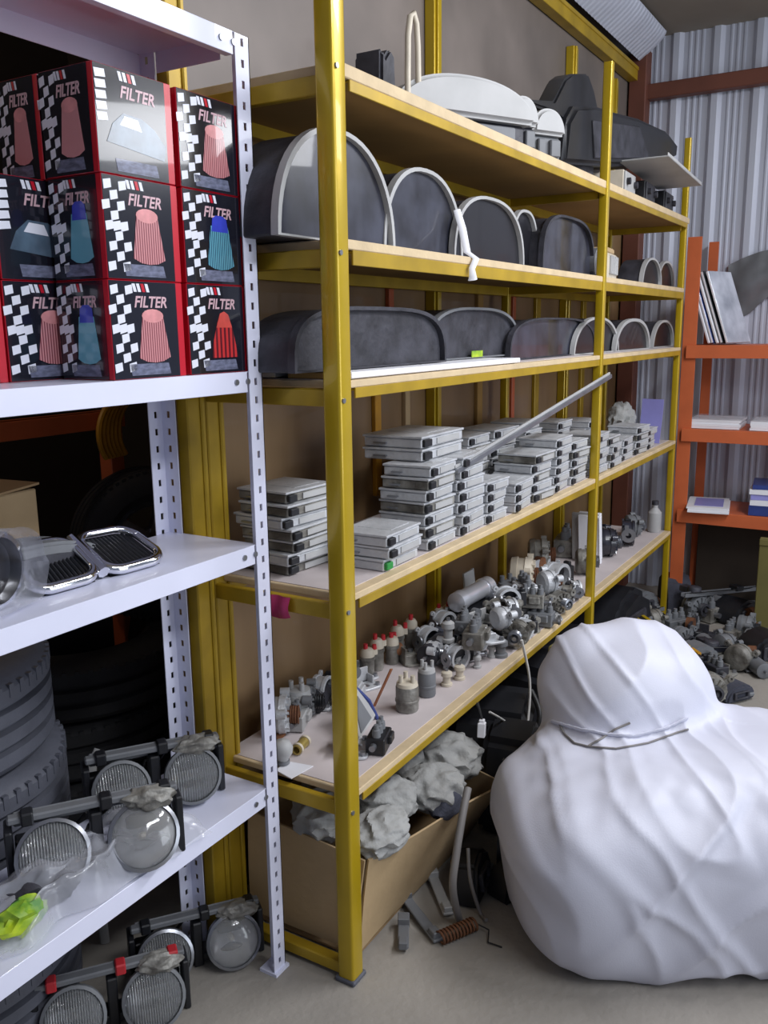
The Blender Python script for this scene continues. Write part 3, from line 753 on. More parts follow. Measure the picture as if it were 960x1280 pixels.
# dark wedge and white loop at left of top shelf
a = AY(490, 100, .15)
dk = tag(MB().prism([(-.035, 0), (.045, 0), (.035, .15), (.012, .165), (-.012, .14), (-.03, .16)], .08, T4(0, .04, 0) @ UP).build('dash_trim', mDust, bevel=.008, seg=2, smooth=50), 'small dark blue-grey trim piece upright near the front post, top shelf', 'car part')
dk.location = (a.x, .20, z1)
a = AY(506, 110, .22); tp_ = AY(516, 18, .22); 
mb = MB(); hz = tp_.z-z1
mb.tube([(-.03, 0, .0), (-.03, 0, hz*.5), (-.027, 0, hz*.8), (-.014, 0, hz*.96), (.004, 0, hz), (.020, 0, hz*.93), (.027, 0, hz*.75), (.03, 0, hz*.4), (.034, 0, .03), (.04, 0, .002)], .0085, 8)
lp = tag(mb.build('hose', mCream, smooth=60), 'cream hose bent in an upside-down U on the top shelf', 'hose'); lp.location = (tp_.x, .22, z1+.004)

# ------------------------------------------------------------------ control units, shelf four
EW, ED, EH = .165, .135, .031
def ecu(label, loc, rz, mat=mAlu, sc=(1, 1, 1), green=False):
    t = thing('control_unit', label, 'control unit', loc, rz, 'grey engine control units on the fourth shelf')
    w_, d, h = EW*sc[0], ED*sc[1], EH*sc[2]
    c = MB(); c.box((0, 0, h*.40), (w_, d, h*.78)); c.build('case', mat, t, bevel=.003)
    mb = MB(); mb.box((0, 0, h*.89), (w_*1.03, d*1.03, h*.18)); mb.box((w_*.12, 0, h*.985), (w_*.55, d*.7, h*.05)); mb.build('lid', mAlu, t, bevel=.0015)
    cn = MB(); cn.box((-w_*.40, -d*.5-.003, h*.42), (w_*.17, .012, h*.60)); cn.build('connector', mGreenC if green else mBlack, t, bevel=.002)
    MB().box((w_*.12, -d*.5-.001, h*.40), (w_*.55, .003, h*.5)).build('rating_plate', mGreyL, t)
    for sx in (-1, 1): MB().box((sx*(w_*.5+.004), d*.2, h*.35), (.010, d*.22, h*.12)).build('mounting_tab', mSteel, t)
    return t
ords = ('lowest', 'second-lowest', 'third-lowest', 'fourth-lowest', 'fifth-lowest', 'sixth-lowest', 'seventh-lowest')
def ecu_stack(n, x, y, rz, where, z=Z4+.002, jit=.006, sc=(1, 1, 1), mats=(mAlu,), green=None):
    hh = EH*sc[2]*1.02
    for k in range(n):
        o = 'single' if n == 1 else ('topmost' if k == n-1 else ords[k])
        lab = ('single grey control unit ' if n == 1 else 'grey control unit, %s of ' % o) + where
        ecu(lab, (x+random.uniform(-jit, jit), y+random.uniform(-jit, jit), z+k*hh), rz+random.uniform(-.06, .06), mats[k % len(mats)], sc, green == k)
    return z+n*hh
c = AZ(338, 708, Z4)
ecu_stack(7, .155, .262, -.03, 'the leaning stack left of the front post', jit=.012, mats=(mAluD, mAlu, mAluD), sc=(1.05, 1.1, .9))
ecu_stack(1, .315, .25, .1, 'flat on the shelf beside the leaning stack', sc=(.7, .7, .8), mats=(mAluD,))
ecu_stack(3, .285, .085, .05, 'the short stack nearest the front post', jit=.012, sc=(1.02, 1.0, .95), green=0)
zt = ecu_stack(7, .520, .095, .0, 'the tall ribbed stack behind the short stack', jit=.005, mats=(mAlu, mAluD))
z_t2 = ecu_stack(7, .700, .090, .02, 'the tall white-faced stack right of the ribbed stack', jit=.005)
ecu_stack(2, .615, .165, .05, 'the pair lying across the two tall stacks', z=max(zt, z_t2)+.001, sc=(1.5, 1.3, 1.05), jit=.006)
ecu_stack(4, .865, .085, .0, 'the half-height stack third from the front post', jit=.006, sc=(.85, 1, 1))
ecu_stack(6, .90, .27, .1, 'the dark-gapped stack behind the half-height one', jit=.01, mats=(mAluD, mAlu))
ecu_stack(3, 1.055, .075, .05, 'the low stack in front of the slanting rail', jit=.01)
ecu_stack(7, 1.12, .265, .0, 'the back stack under the slanting rail', jit=.008, mats=(mAlu, mAluD))
ecu_stack(5, 1.245, .085, -.02, 'the fourth front stack, left of the middle post', jit=.008, mats=(mAluD, mAlu))
ecu_stack(6, 1.43, .085, .03, 'the fifth front stack, second left of the middle post', jit=.008)
ecu_stack(7, 1.35, .27, .0, 'the broad back stack left of the middle post', jit=.008, sc=(1.15, 1, 1))
ecu_stack(5, 1.62, .085, .0, 'the front stack directly behind the middle post', jit=.008, mats=(mAlu, mAluD))
ecu_stack(7, 1.60, .265, .0, 'the back stack directly behind the middle post', jit=.008)
ecu_stack(5, 1.85, .075, .0, 'the first front stack right of the middle post', jit=.008)
ecu_stack(4, 2.05, .08, .05, 'the second front stack right of the middle post', jit=.008, mats=(mAlu, mAluD))
ecu_stack(3, 2.26, .085, .0, 'the third front stack right of the middle post', jit=.008)
ecu_stack(4, 2.48, .08, -.05, 'the fourth front stack right of the middle post', jit=.008, mats=(mAluD, mAlu))
ecu_stack(3, 2.68, .09, .0, 'the last front stack before the far end', jit=.008)
ecu_stack(6, 1.95, .27, .0, 'the first back stack right of the middle post', jit=.01)
ecu_stack(5, 2.35, .27, .0, 'the second back stack right of the middle post', jit=.01)
# slanting rail
a, b = AY(596, 572, .02), AY(762, 470, -.035)
rl = thing('rail', 'long thin grey metal rail slanting up behind the middle post', 'rail', (0, 0, 0))
d_ = (b-a); Q = d_.to_track_quat('X', 'Z').to_matrix().to_4x4()
a.z = max(a.z, Z4+.02)
MB().box((0, 0, 0), (d_.length*1.12, .020, .016), M4=T4(*((a+b)/2-d_*.06)) @ Q).build('bar', mSteel, rl, bevel=.002)
MB().box((0, .0, .011), (d_.length*1.12, .006, .008), M4=T4(*((a+b)/2-d_*.06)) @ Q).build('flange', mGreyL, rl, bevel=.001)
# violet sheet and pale bag at the far end
c = AZ(828, 560, Z4)
mb = MB(); mb.grid(lambda u, v: (.05*math.sin(v*1.5)-.05+.02*u, .11*u, .24*v-.03*v*v), 6, 14, .002)
ps = tag(mb.build('plastic_sheet', mPurple, smooth=60), 'violet plastic sheet standing at the far end of the fourth shelf', 'sheet'); ps.location = (2.90, .03, Z4+.003)
mb = MB(); mb.blob((0, 0, .10), (.17, .13, .18), 4, .3, 3, seed=14, ridge=True)
pb = tag(mb.build('plastic_bag', mCloth, smooth=60), 'crumpled pale bag beside the violet sheet, fourth shelf', 'bag'); pb.location = (2.84, .22, Z4+.004)

# ------------------------------------------------------------------ loose parts: builders
def N_(name, label, cat, loc, rot, group=None): return thing(name, label, cat, loc, rot, group)
def pod(label, loc, rz=0.0, h=.085, r=.020, red=True, lean=0.0, group=None):
    t = N_('fuel_sensor', label, 'sensor', loc, (lean, 0, rz), group)
    MB().rings([((0, 0, 0), r*.9), ((0, 0, h*.08), r), ((0, 0, h*.5), r), ((0, 0, h*.52), r*1.15), ((0, 0, h*.6), r*1.15), ((0, 0, h*.62), r*.9)], 16).build('body', mAluD, t)
    MB().rings([((0, 0, h*.62), r*1.05), ((0, 0, h*.78), r*1.0), ((0, 0, h*.86), r*.7), ((0, 0, h*.88), r*.4)], 16).box((r*1.1, 0, h*.7), (r*.9, r*.9, h*.16)).build('cap', mCream, t)
    MB().rings([((-r*.3, 0, h*.86), r*.34), ((-r*.3, 0, h*1.02), r*.30)], 10).rings([((r*1.3, 0, h*.78), r*.34), ((r*1.3, 0, h*.92), r*.30)], 10).build('terminal', mRed if red else mCream, t)
    return t
def canister(label, loc, rz=0.0, h=.085, r=.032, mat=mAluD, cap=mCream, group=None):
    t = N_('canister', label, 'canister', loc, (0, 0, rz), group)
    MB().rings([((0, 0, 0), r*.94), ((0, 0, h*.05), r), ((0, 0, h*.3), r), ((0, 0, h*.32), r*1.05), ((0, 0, h*.38), r*1.05), ((0, 0, h*.4), r), ((0, 0, h*.8), r), ((0, 0, h*.84), r*.93)], 24).build('body', mat, t)
    mb = MB().rings([((0, 0, h*.84), r*.96), ((0, 0, h*.95), r*.9), ((0, 0, h), r*.5), ((0, 0, h*1.02), r*.2)], 20)
    for a in (.3, 2.2, 4.2): mb.cyl((r*.6*math.cos(a), r*.6*math.sin(a), h*.9), (r*.6*math.cos(a), r*.6*math.sin(a), h*1.22), r*.2, n=10)
    mb.build('cap', cap, t)
    return t
def motor(label, loc, rz=0.0, L=.15, r=.03, mat=mDust, tip=mClothD, group=None):
    t = N_('electric_motor', label, 'motor', loc, (0, 0, rz), group)
    MB().rings([((-L/2, 0, r), r*.7), ((-L/2+.004, 0, r), r*.95), ((L*.15, 0, r), r*.98), ((L*.16, 0, r), r*.8), ((L*.3, 0, r), r*.8)], 22).build('body', mat, t)
    MB().box((L*.36, 0, r*.85), (L*.22, r*2.1, r*1.5)).rings([((L*.36, r*.4, r*.4), r*.8), ((L*.36, r*.4, r*2.0), r*.75)], 18).build('gear_case', tip, t, bevel=.004)
    MB().cyl((-L/2, 0, r), (-L/2-.018, 0, r), .006, n=10).build('shaft', mSteel, t)
    MB().box((-L*.1, 0, r*.25), (L*.16, r*2.5, .006)).build('mounting_foot', mSteel, t, bevel=.001)
    return t
def alternator(label, loc, rz=0.0, r=.055, mat=mAlu, pul=mRust, group=None, tilt=0.0):
    t = N_('alternator', label, 'alternator', loc, (tilt, 0, rz), group)
    Q = T4(0, 0, r*1.02) @ Rx(PI/2); w_ = r*1.25
    mb = MB(); mb.rings([((0, 0, -w_/2), r*.72), ((0, 0, -w_/2+.008), r*.95), ((0, 0, -w_*.16), r), ((0, 0, -w_*.15), r*.93), ((0, 0, w_*.15), r*.93), ((0, 0, w_*.16), r), ((0, 0, w_*.42), r*.93), ((0, 0, w_*.5), r*.62)], 28, Q)
    for k in range(12): mb.box((r*.62, 0, w_*.5), (r*.5, .006, .010), M4=Q @ Rz(2*PI*k/12))
    mb.build('housing', mat, t)
    pr = [(r*.16, w_*.5), (r*.5, w_*.5)]
    for k in range(4):
        z = w_*.53+k*.006; pr += [(r*.5, z), (r*.44, z+.003)]
    pr += [(r*.5, w_*.53+.026), (r*.34, w_*.53+.028), (r*.3, w_*.53+.016), (r*.16, w_*.53+.014)]
    MB().lathe(pr, 26, Q).cyl((0, 0, w_*.3), (0, 0, w_*.53+.03), r*.15, n=12, M4=Q).build('pulley', pul, t)
    mb = MB()
    for a, L in ((.6, 1.35), (2.7, 1.3), (4.75, 1.02)):
        mb.box((r*L*.5, 0, w_*.3), (r*L, r*.34, .016), M4=Q @ Rz(a)); 
        if L > 1.1: mb.lathe([(.005, w_*.3-.012), (.013, w_*.3-.012), (.013, w_*.3+.012), (.005, w_*.3+.012)], 14, Q @ Rz(a) @ T4(r*L, 0, 0))
    mb.build('mounting_ear', mat, t)
    return t
def throttle(label, loc, rz=0.0, r=.034, mat=mAlu, group=None, bore=mBlack, tilt=0.0):
    t = N_('throttle_body', label, 'throttle body', loc, (tilt, 0, rz), group)
    Q = T4(0, 0, r*1.35) @ Rx(PI/2); w_ = r*1.3
    mb = MB(); mb.lathe([(r, -w_/2), (r*1.28, -w_/2), (r*1.28, -w_*.3), (r*1.18, -w_*.28), (r*1.18, w_*.25), (r*1.3, w_*.3), (r*1.3, w_/2), (r, w_/2)], 28, Q)
    for sx in (-1, 1):
        for sy in (-1, 1): mb.lathe([(.004, -w_/2), (.010, -w_/2), (.010, -w_*.34), (.004, -w_*.34)], 12, Q @ T4(sx*r*1.05, sy*r*1.05, 0))
    mb.build('housing', mat, t)
    MB().lathe([(.001, -.002), (r*.985, -.002), (r*.985, .002), (.001, .002)], 26, Q @ Rx(.35), close=False).cyl((-r*1.5, 0, 0), (r*1.5, 0, 0), .004, n=8, M4=Q).build('butterfly_plate', bore, t)
    MB().box((r*1.6, 0, r*1.35), (r*.7, w_*.9, r*1.5)).box((r*1.7, 0, r*2.25), (r*.4, w_*.5, r*.4)).build('sensor_box', mBlack, t, bevel=.003)
    mb = MB(); mb.lathe([(r*.3, -.003), (r*.75, -.003), (r*.75, .003), (r*.3, .003)], 18, T4(-r*1.55, 0, r*1.35) @ Ry(PI/2)); mb.box((-r*1.55, r*.2, r*1.9), (.005, r*.4, r*1.1)); mb.build('lever', mSteel, t)
    return t
def bracket(label, loc, rz=0.0, s=1.0, mat=mAluD, group=None, tilt=0.0):
    t = N_('metal_bracket', label, 'bracket', loc, (tilt, 0, rz), group)
    q = .05*s; mb = MB()
    mb.frame(rrect(q*2.2, q*1.3, q*.3, 4), rrect(q*.9, q*.6, q*.2, 4), .007*s)
    mb.box((0, q*.62, q*.5), (q*1.7, .006*s, q*1.0)); mb.box((-q*.8, q*.3, q*.3), (.006*s, q*.7, q*.6)); mb.box((q*.8, q*.3, q*.3), (.006*s, q*.7, q*.6))
    mb.build('plate', mat, t, bevel=.0015)
    for x, yy in ((-.85, -.4), (.85, -.4)):
        MB().cyl((q*x, q*yy, 0), (q*x, q*yy, .016*s), .007*s, n=6).build('bolt', mSteel, t)
    MB().rings([((0, q*.55, q*.75), q*.36), ((0, q*.95, q*.75), q*.34), ((0, q*.96, q*.75), q*.2)], 18).build('bush', mRust if s > 1.1 else mGreyM, t)
    return t
def valve(label, loc, rz=0.0, s=1.0, mat=mAlu, group=None):
    t = N_('valve_block', label, 'valve', loc, (0, 0, rz), group)
    q = .03*s; mb = MB(); mb.box((0, 0, q*.7), (q*2.4, q*1.5, q*1.3)); mb.box((q*.3, -q*.8, q*.9), (q*1.1, q*.5, q*.7)); mb.build('block', mat, t, bevel=.003)
    mb = MB()
    for x in (-.7, .05, .8): mb.rings([((q*x, 0, q*1.3), q*.34), ((q*x, 0, q*1.9), q*.30), ((q*x, 0, q*1.95), q*.2), ((q*x, 0, q*2.3), q*.18)], 14)
    mb.build('solenoids', mGreyM, t)
    MB().rings([((q*1.1, -q*.2, q*.6), q*.26), ((q*1.7, -q*.2, q*.6), q*.24), ((q*1.72, -q*.2, q*.6), q*.32), ((q*1.9, -q*.2, q*.6), q*.28)], 12).build('spigot', mSteel, t)
    MB().rings([((-q*1.1, q*.1, q*.8), q*.26), ((-q*1.7, q*.1, q*.8), q*.24)], 12).build('spigot', mSteel, t)
    return t
def roller(label, loc, rz=0.0, r=.017, h=.045, mat=mCream, group=None):
    t = N_('roller', label, 'roller', loc, (0, 0, rz), group)
    MB().rings([((0, 0, 0), r), ((0, 0, h*.16), r), ((0, 0, h*.2), r*.7), ((0, 0, h*.62), r*.68), ((0, 0, h*.66), r), ((0, 0, h*.9), r*.95), ((0, 0, h), r*.5)], 16).build('spool', mat, t)
    MB().cyl((0, 0, h*.9), (0, 0, h*1.15), r*.3, n=8).build('stem', mSteel, t)
    return t
def strut(label, loc, rz=0.0, L=.4, mat=mGreyM, group=None, tilt=0.0):
    t = N_('window_regulator', label, 'car part', loc, (0, tilt, rz), group)
    mb = MB(); mb.box((0, 0, .012), (L, .030, .004)); mb.box((0, -.014, .02), (L, .004, .02)); mb.box((0, .014, .02), (L, .004, .02)); mb.build('rail', mat, t, bevel=.001)
    MB().box((L*.2, 0, .034), (.05, .06, .026)).build('slider', mBlack, t, bevel=.004)
    MB().rings([((-L*.32, .02, .01), .034), ((-L*.32, .02, .05), .034), ((-L*.32, .02, .056), .024)], 18).box((-L*.32, .06, .03), (.05, .08, .03)).build('winder_motor', mDust, t, bevel=.002)
    MB().tube([(-L*.5, -.01, .03), (-L*.2, -.03, .035), (L*.2, -.025, .03), (L*.5, -.006, .028)], .003, 6).build('cable', mWireB, t)
    return t

z5 = Z5+.0025
def P5(px, py): return AZ(px, py, z5)
def at5(px, py, dx=0, dy=0):
    p = P5(px, py); return (min(max(p.x+dx, .03), 2.98), min(max(p.y+dy, .02), .33), z5)
# near the front post
pods = [(455, 843, 'nearest the front post, in the red-tipped group', .10), (478, 838, 'second from the front post, in the red-tipped group', .115), (497, 830, 'behind the rusty canister, in the red-tipped group', .10),
        (470, 815, 'at the back left of the red-tipped group', .12), (495, 806, 'at the back right of the red-tipped group', .115), (528, 782, 'standing alone behind the blue-grey motor', .09), (553, 778, 'leaning beside the dark throttle bore', .08)]
for px, py, d, h in pods:
    pod('cream-capped grey sensor with red terminals, '+d, at5(px, py, .0, .02), random.uniform(-1, 1), h, .021)
canister('rust-streaked canister with cream cap at the front of the lowest shelf', at5(523, 890, .0, .035), .4, .085, .032)
canister('green-grey canister just behind the rust-streaked one', at5(549, 872, .0, .04), 1.2, .085, .026, mGreyM, mGreyL)
for px, py, d in ((566, 858, 'left one of the pair'), (582, 850, 'right one of the pair')):
    roller('cream roller right of the canisters, '+d, at5(px, py, 0, .02))
motor('long blue-grey electric motor lying across the middle of the lowest shelf', at5(560, 828, .03, .05), .12, .21, .036)
# leaning triangular bracket with blue edge
lb = thing('mirror_base', 'grey triangular cover with a blue edge leaning right of the front post, lowest shelf', 'car part', at5(470, 915, .0, .02), (0, 0, .25))
Q = T4(0, .02, 0) @ Rx(PI/2-.45)
MB().prism([(-.085, 0), (.062, 0), (.075, .012), (.035, .105), (.02, .112), (-.06, .05)], .022, Q).build('cover', mGreyL, lb, bevel=.005, seg=2)
MB().prism([(-.06, .010), (.03, .012), (.012, .085), (-.04, .045)], .003, Q @ T4(0, 0, .022)).build('dark_recess', mGreyM, lb)
MB().tube([(.072, .0, .0), (.06, .02, .055), (.035, .055, .105)], .006, 8).build('blue_edge', mBluePr, lb)
cs = tag(MB().box((0, 0, .055), (.012, .004, .12), (.35, .25, 0)).build('metal_strip', mCopper, bevel=.001), 'copper strip standing beside the triangular cover', 'strip'); cs.location = at5(492, 888, .01, .04)
bracket('aluminium bracket lying at the foot of the front post, lowest shelf', at5(452, 945, .02, .03), .5, 1.0, mAlu)
valve('black-sided valve block in front of the triangular cover', at5(480, 938, .0, .015), .3, 1.1, mBlack)
# left of the post (seen between white rack and post)
alternator('alternator with brown rusty pulley left of the front post', at5(352, 918, .0, .06), .55, .050, mAlu, mRust)
alternator('alternator with black pulley touching the front post on its left', at5(402, 900, .0, .06), .5, .042, mGreyM, mBlack)
bracket('grey metal bracket behind the brown-pulley alternator', at5(352, 868, .02, .06), .2, 1.15, mAlu)
bracket('grey metal bracket at the back left, behind the black pulley', at5(398, 842, .02, .04), -.3, 1.0, mAlu)
br = thing('brass_tube', 'short brass-coloured tube lying left of the front post', 'tube', at5(385, 940, .0, .02), .2)
MB().lathe([(.009, -.03), (.013, -.03), (.013, .03), (.009, .03)], 16, T4(0, 0, .014) @ Ry(PI/2)).build('tube', mBrass, br)
for cx in (-.022, .022): MB().lathe([(.0131, cx-.004), (.0155, cx-.004), (.0155, cx+.004), (.0131, cx+.004)], 16, T4(0, 0, .014) @ Ry(PI/2)).build('collar', mCream, br)
bu = thing('bulb', 'pale grey bulb-shaped cap in front of the brown pulley', 'cap', at5(362, 958, .0, .02), .2)
MB().lathe([(.001, 0), (.012, 0), (.014, .015), (.024, .03), (.026, .045), (.018, .06), (.001, .064)], 20, close=False).build('body', mGreyL, bu, smooth=60)
MB().lathe([(.013, .004), (.017, .004), (.017, .012), (.013, .012)], 16).build('collar', mGreyM, bu)
roller('brown-centred roller beside the white slotted post, lowest yellow shelf', at5(302, 915, .03, .04), 0, .03, .05, mRust)
canister('grey disc-topped canister behind the white slotted post', at5(318, 888, .02, .05), 0, .09, .034, mGreyL, mGreyL)
motor('dark motor at the back left corner of the lowest yellow shelf', at5(300, 870, .06, .0), .4, .12, .03)
pp = tag(MB().prism([(-.035, -.02), (.04, -.03), (.03, .03), (-.02, .04)], .002).build('paper_scrap', mPaper), 'scrap of white paper on the lowest shelf left of the front post', 'paper'); pp.location = at5(355, 985, .02, .03)
# middle and far part of the shelf
throttle('throttle body with a dark open bore behind the blue-grey motor', at5(568, 800, .02, .05), -.3, .034)
throttle('throttle body right of the dark-bored one', at5(598, 790, .02, .06), .4, .028, mAluD)
pn = tag(MB().box((0, 0, .075), (.075, .010, .15), (-.12, 0, 0)).box((.05, .004, .075), (.010, .01, .15), (-.12, 0, 0)).build('panel', mGreyL, bevel=.002), 'pale upright panel standing against the back under the fourth shelf', 'panel'); pn.location = at5(585, 770, .06, .1)
ch = thing('silencer', 'bright chrome cylinder on a dark block at the back of the lowest shelf', 'car part', (1.20, .25, z5), (0, 0, -.05))
MB().box((0, 0, .04), (.20, .11, .08)).build('dark_block', mBlack, ch, bevel=.006)
MB().rings([((-.13, 0, .115), .024), ((-.125, 0, .115), .034), ((-.09, 0, .115), .036), ((-.088, 0, .115), .032), ((.07, 0, .115), .032), ((.072, 0, .115), .037), ((.11, 0, .115), .036), ((.12, 0, .115), .02)], 26).build('chrome_cylinder', mBright, ch, smooth=45)
canister('grey-green can right of the chrome cylinder', (1.45, .22, z5), 0, .10, .045, mGreyM, mGreyM)
alternator('rusty pump housing with a dark hole, left of the middle post', (1.62, .24, z5), .3, .075, mCream, mRust)
th = throttle('black-bored grey throttle body directly behind the middle post', (1.72, .13, z5), -.2, .045, mAlu)
rusty = [(1.50, .30), (1.75, .30)]
bracket('rusty bracket under the fourth shelf, left of the middle post', (1.48, .31, z5), .2, 1.4, mRust)
bracket('tall grey bracket just right of the middle post', (1.90, .22, z5), -.2, 1.5, mAlu)
alternator('grey alternator just right of the middle post', (2.02, .12, z5), .4, .055, mAluD, mSteel)
alternator('rust-marked alternator at the back, right of the middle post', (1.98, .31, z5+.0), .4, .07, mAluD, mRust)
for k, (x, y, ln) in enumerate(((2.17, .15, .12), (2.20, .19, .10), (2.24, .17, .14))):
    s_ = tag(MB().box((0, 0, .11), (.018, .10, .22), (0, -ln*1.2, 0)).box((0, -.045, .11), (.024, .006, .215), (0, -ln*1.2, 0)).build('slat', (mPaper, mGreyL, mPaper)[k], bevel=.002),
             ('nearest', 'middle', 'farthest')[k]+' of three pale slats leaning right of the middle post, lowest shelf', 'slat'); s_.location = (x+.02, y, z5+.003)
motor('blue-grey motor near the far end of the lowest shelf', (2.55, .22, z5), .5, .18, .045, mDust2, mGreyM)
bracket('blue-grey bracket near the far end of the lowest shelf', (2.74, .26, z5), .1, 1.6, mDust2)
valve('grey valve block near the far end of the lowest shelf', (2.42, .27, z5), .4, 1.5, mAluD)
alternator('dusty blue-grey alternator right of the leaning slats', (2.36, .13, z5), .5, .065, mDust2, mSteel)
valve('tall grey valve block right behind the leaning slats', (2.30, .30, z5), .2, 2.0, mAluD)
throttle('blue-grey throttle body third from the far end of the lowest shelf', (2.62, .10, z5), .3, .045, mDust2)
alternator('grey alternator second from the far end of the lowest shelf', (2.80, .13, z5), .6, .055, mGreyM, mSteel)
throttle('grey throttle body standing behind the brown-pulley alternator', at5(375, 880, .03, .10), .2, .032, mAlu)
valve('grey valve block between the two alternators left of the front post', at5(378, 915, .02, .03), .4, 1.1, mGreyL)
valve('aluminium valve block right beside the front post, behind the triangular cover', at5(452, 890, .03, .06), .3, 1.3, mAlu)
bracket('aluminium bracket standing between the triangular cover and the sensors', at5(455, 865, .02, .02), -.4, 1.0, mAlu)
bt = thing('bottle', 'pale bottle at the very end of the lowest shelf', 'bottle', (2.96, .06, z5), 0)
MB().rings([((0, 0, 0), .03), ((0, 0, .01), .034), ((0, 0, .10), .034), ((0, 0, .125), .014), ((0, 0, .14), .014)], 20).build('body', mGreyL, bt)
MB().cyl((0, 0, .14), (0, 0, .16), .017, n=16).build('cap', mDust, bt)
# the heap in the middle: small parts nothing tells apart
kinds = [lambda p, a: valve('small grey valve block in the dusty heap left of the middle post', p, a, random.uniform(1.1, 1.5), random.choice((mAlu, mAluD, mGreyM)), group='small valves in the heap on the lowest shelf'),
         lambda p, a: throttle('small grey throttle body in the dusty heap left of the middle post', p, a, random.uniform(.026, .034), random.choice((mAlu, mAluD)), group='small throttle bodies in the heap on the lowest shelf'),
         lambda p, a: bracket('small grey bracket in the dusty heap left of the middle post', p, a, random.uniform(.85, 1.15), random.choice((mAlu, mAluD, mGreyL)), group='small brackets in the heap on the lowest shelf'),
         lambda p, a: roller('small pale roller in the dusty heap left of the middle post', p, a, random.uniform(.018, .024), random.uniform(.05, .07), random.choice((mGreyL, mAluD, mGreyM)), group='small rollers in the heap on the lowest shelf'),
         lambda p, a: alternator('small grey pulley unit in the dusty heap left of the middle post', p, a, random.uniform(.034, .046), random.choice((mAlu, mAluD)), random.choice((mSteel, mRust)), group='small pulley units in the heap on the lowest shelf')]
k = 0
for gx in range(11):
    for gy in range(4):
        x = .80+gx*.086+random.uniform(-.012, .012); y = .04+gy*.078+random.uniform(-.010, .010)
        if gx < 2 and gy == 0: continue
        if 1.02 < x < 1.40 and y > .16: continue
        if x > 1.36 and y > .16: continue
        if x > 1.55 and y > .09: continue
        kinds[(k*7+gx*3+gy) % 5]((x, y, z5), random.uniform(-1.5, 1.5)); k += 1
for gx in range(8):
    for gy in range(2):
        x = .86+gx*.088+random.uniform(-.012, .012); y = .085+gy*.078+random.uniform(-.012, .012)
        if x > 1.0 and gy == 1 and x < 1.4 and y > .13: y = .13
        kinds[(gx*2+gy*3) % 5]((x, y, z5+.062), random.uniform(-1.5, 1.5))
for px, py in ((600, 815), (618, 822), (636, 806), (600, 835), (575, 835)):
    roller('small pale roller in the dusty heap left of the middle post', at5(px, py, 0, .01), 0, .013, .04, mGreyL, group='small rollers in the heap on the lowest shelf')

# magenta rag on the side beam of shelf four
mb = MB(); mb.grid(lambda u, v: (-.012-.010*math.sin(v*3)-.004*math.sin(u*9), .07*u, .004-.055*v*(1-.3*abs(u-.5))), 8, 8, .002)
rg = tag(mb.build('rag', mMag, smooth=60), 'magenta rag caught on the side beam under the fourth shelf', 'rag'); rg.location = (-.001, .13, Z4-.02)

# ------------------------------------------------------------------ carton of airbag cloth under the rack
cbx = thing('cardboard_box', 'open brown cardboard box under the lowest shelf, stuffed with grey cloth', 'box', (0, 0, 0))
HB = .285
def panel(p, name='side_panel', th=.005, mat=mCard):
    n = 10
    def f(u, v):
        a = Vector(p[0])*(1-u)+Vector(p[1])*u; b = Vector(p[3])*(1-u)+Vector(p[2])*u
        q = a*(1-v)+b*v
        return q+Vector((0, .004*math.sin(u*7+v*3), 0))
    return MB().grid(f, n, 8, th).build(name, mat, cbx, smooth=40)
panel([(.055, .012, .03), (.70, .02, .004), (.62, -.115, .235), (.055, -.018, HB)])
panel([(.05, .012, .03), (.05, .335, .03), (.05, .335, HB+.03), (.05, -.016, HB)])
panel([(.055, .335, .004), (.70, .335, .004), (.70, .335, HB), (.055, .335, HB+.03)])
panel([(.70, .02, .004), (.70, .335, .004), (.70, .335, HB), (.63, -.11, .235)])
MB().box((.375, .175, .008), (.64, .31, .006)).build('bottom', mCardIn, cbx)
lumps = [(.14, .02, .315, .17, .12, .09, 'nearest the yellow front post'), (.12, .17, .33, .17, .15, .10, 'behind the nearest one'), (.27, .09, .32, .17, .16, .10, 'second from the front post'),
         (.30, .25, .33, .18, .14, .10, 'at the back of the box'), (.42, .02, .30, .17, .16, .10, 'third from the front post'), (.47, .18, .32, .19, .17, .11, 'in the middle of the box'), (.57, .05, .31, .18, .18, .12, 'at the far end of the box')]
for i, (x, y, z, a, b, c_, d) in enumerate(lumps):
    o = MB().blob((0, 0, 0), (a, b, c_), 5, .30, 1.7, seed=i+2, ridge=True).build('airbag_cloth', mCloth, smooth=50)
    tag(o, 'crumpled grey airbag cloth in the cardboard box, '+d, 'cloth', 'grey airbag cloths in the cardboard box'); o.location = (x, y-.02, z-.01); o.rotation_euler = (0, 0, i*.9)
o = tag(MB().blob((0, 0, 0), (.12, .08, .07), 3, .3, 2.6, seed=22, ridge=True).build('cloth', mClothD, smooth=50), 'small charcoal cloth between the grey ones in the box', 'cloth'); o.location = (.40, -.05, .265)
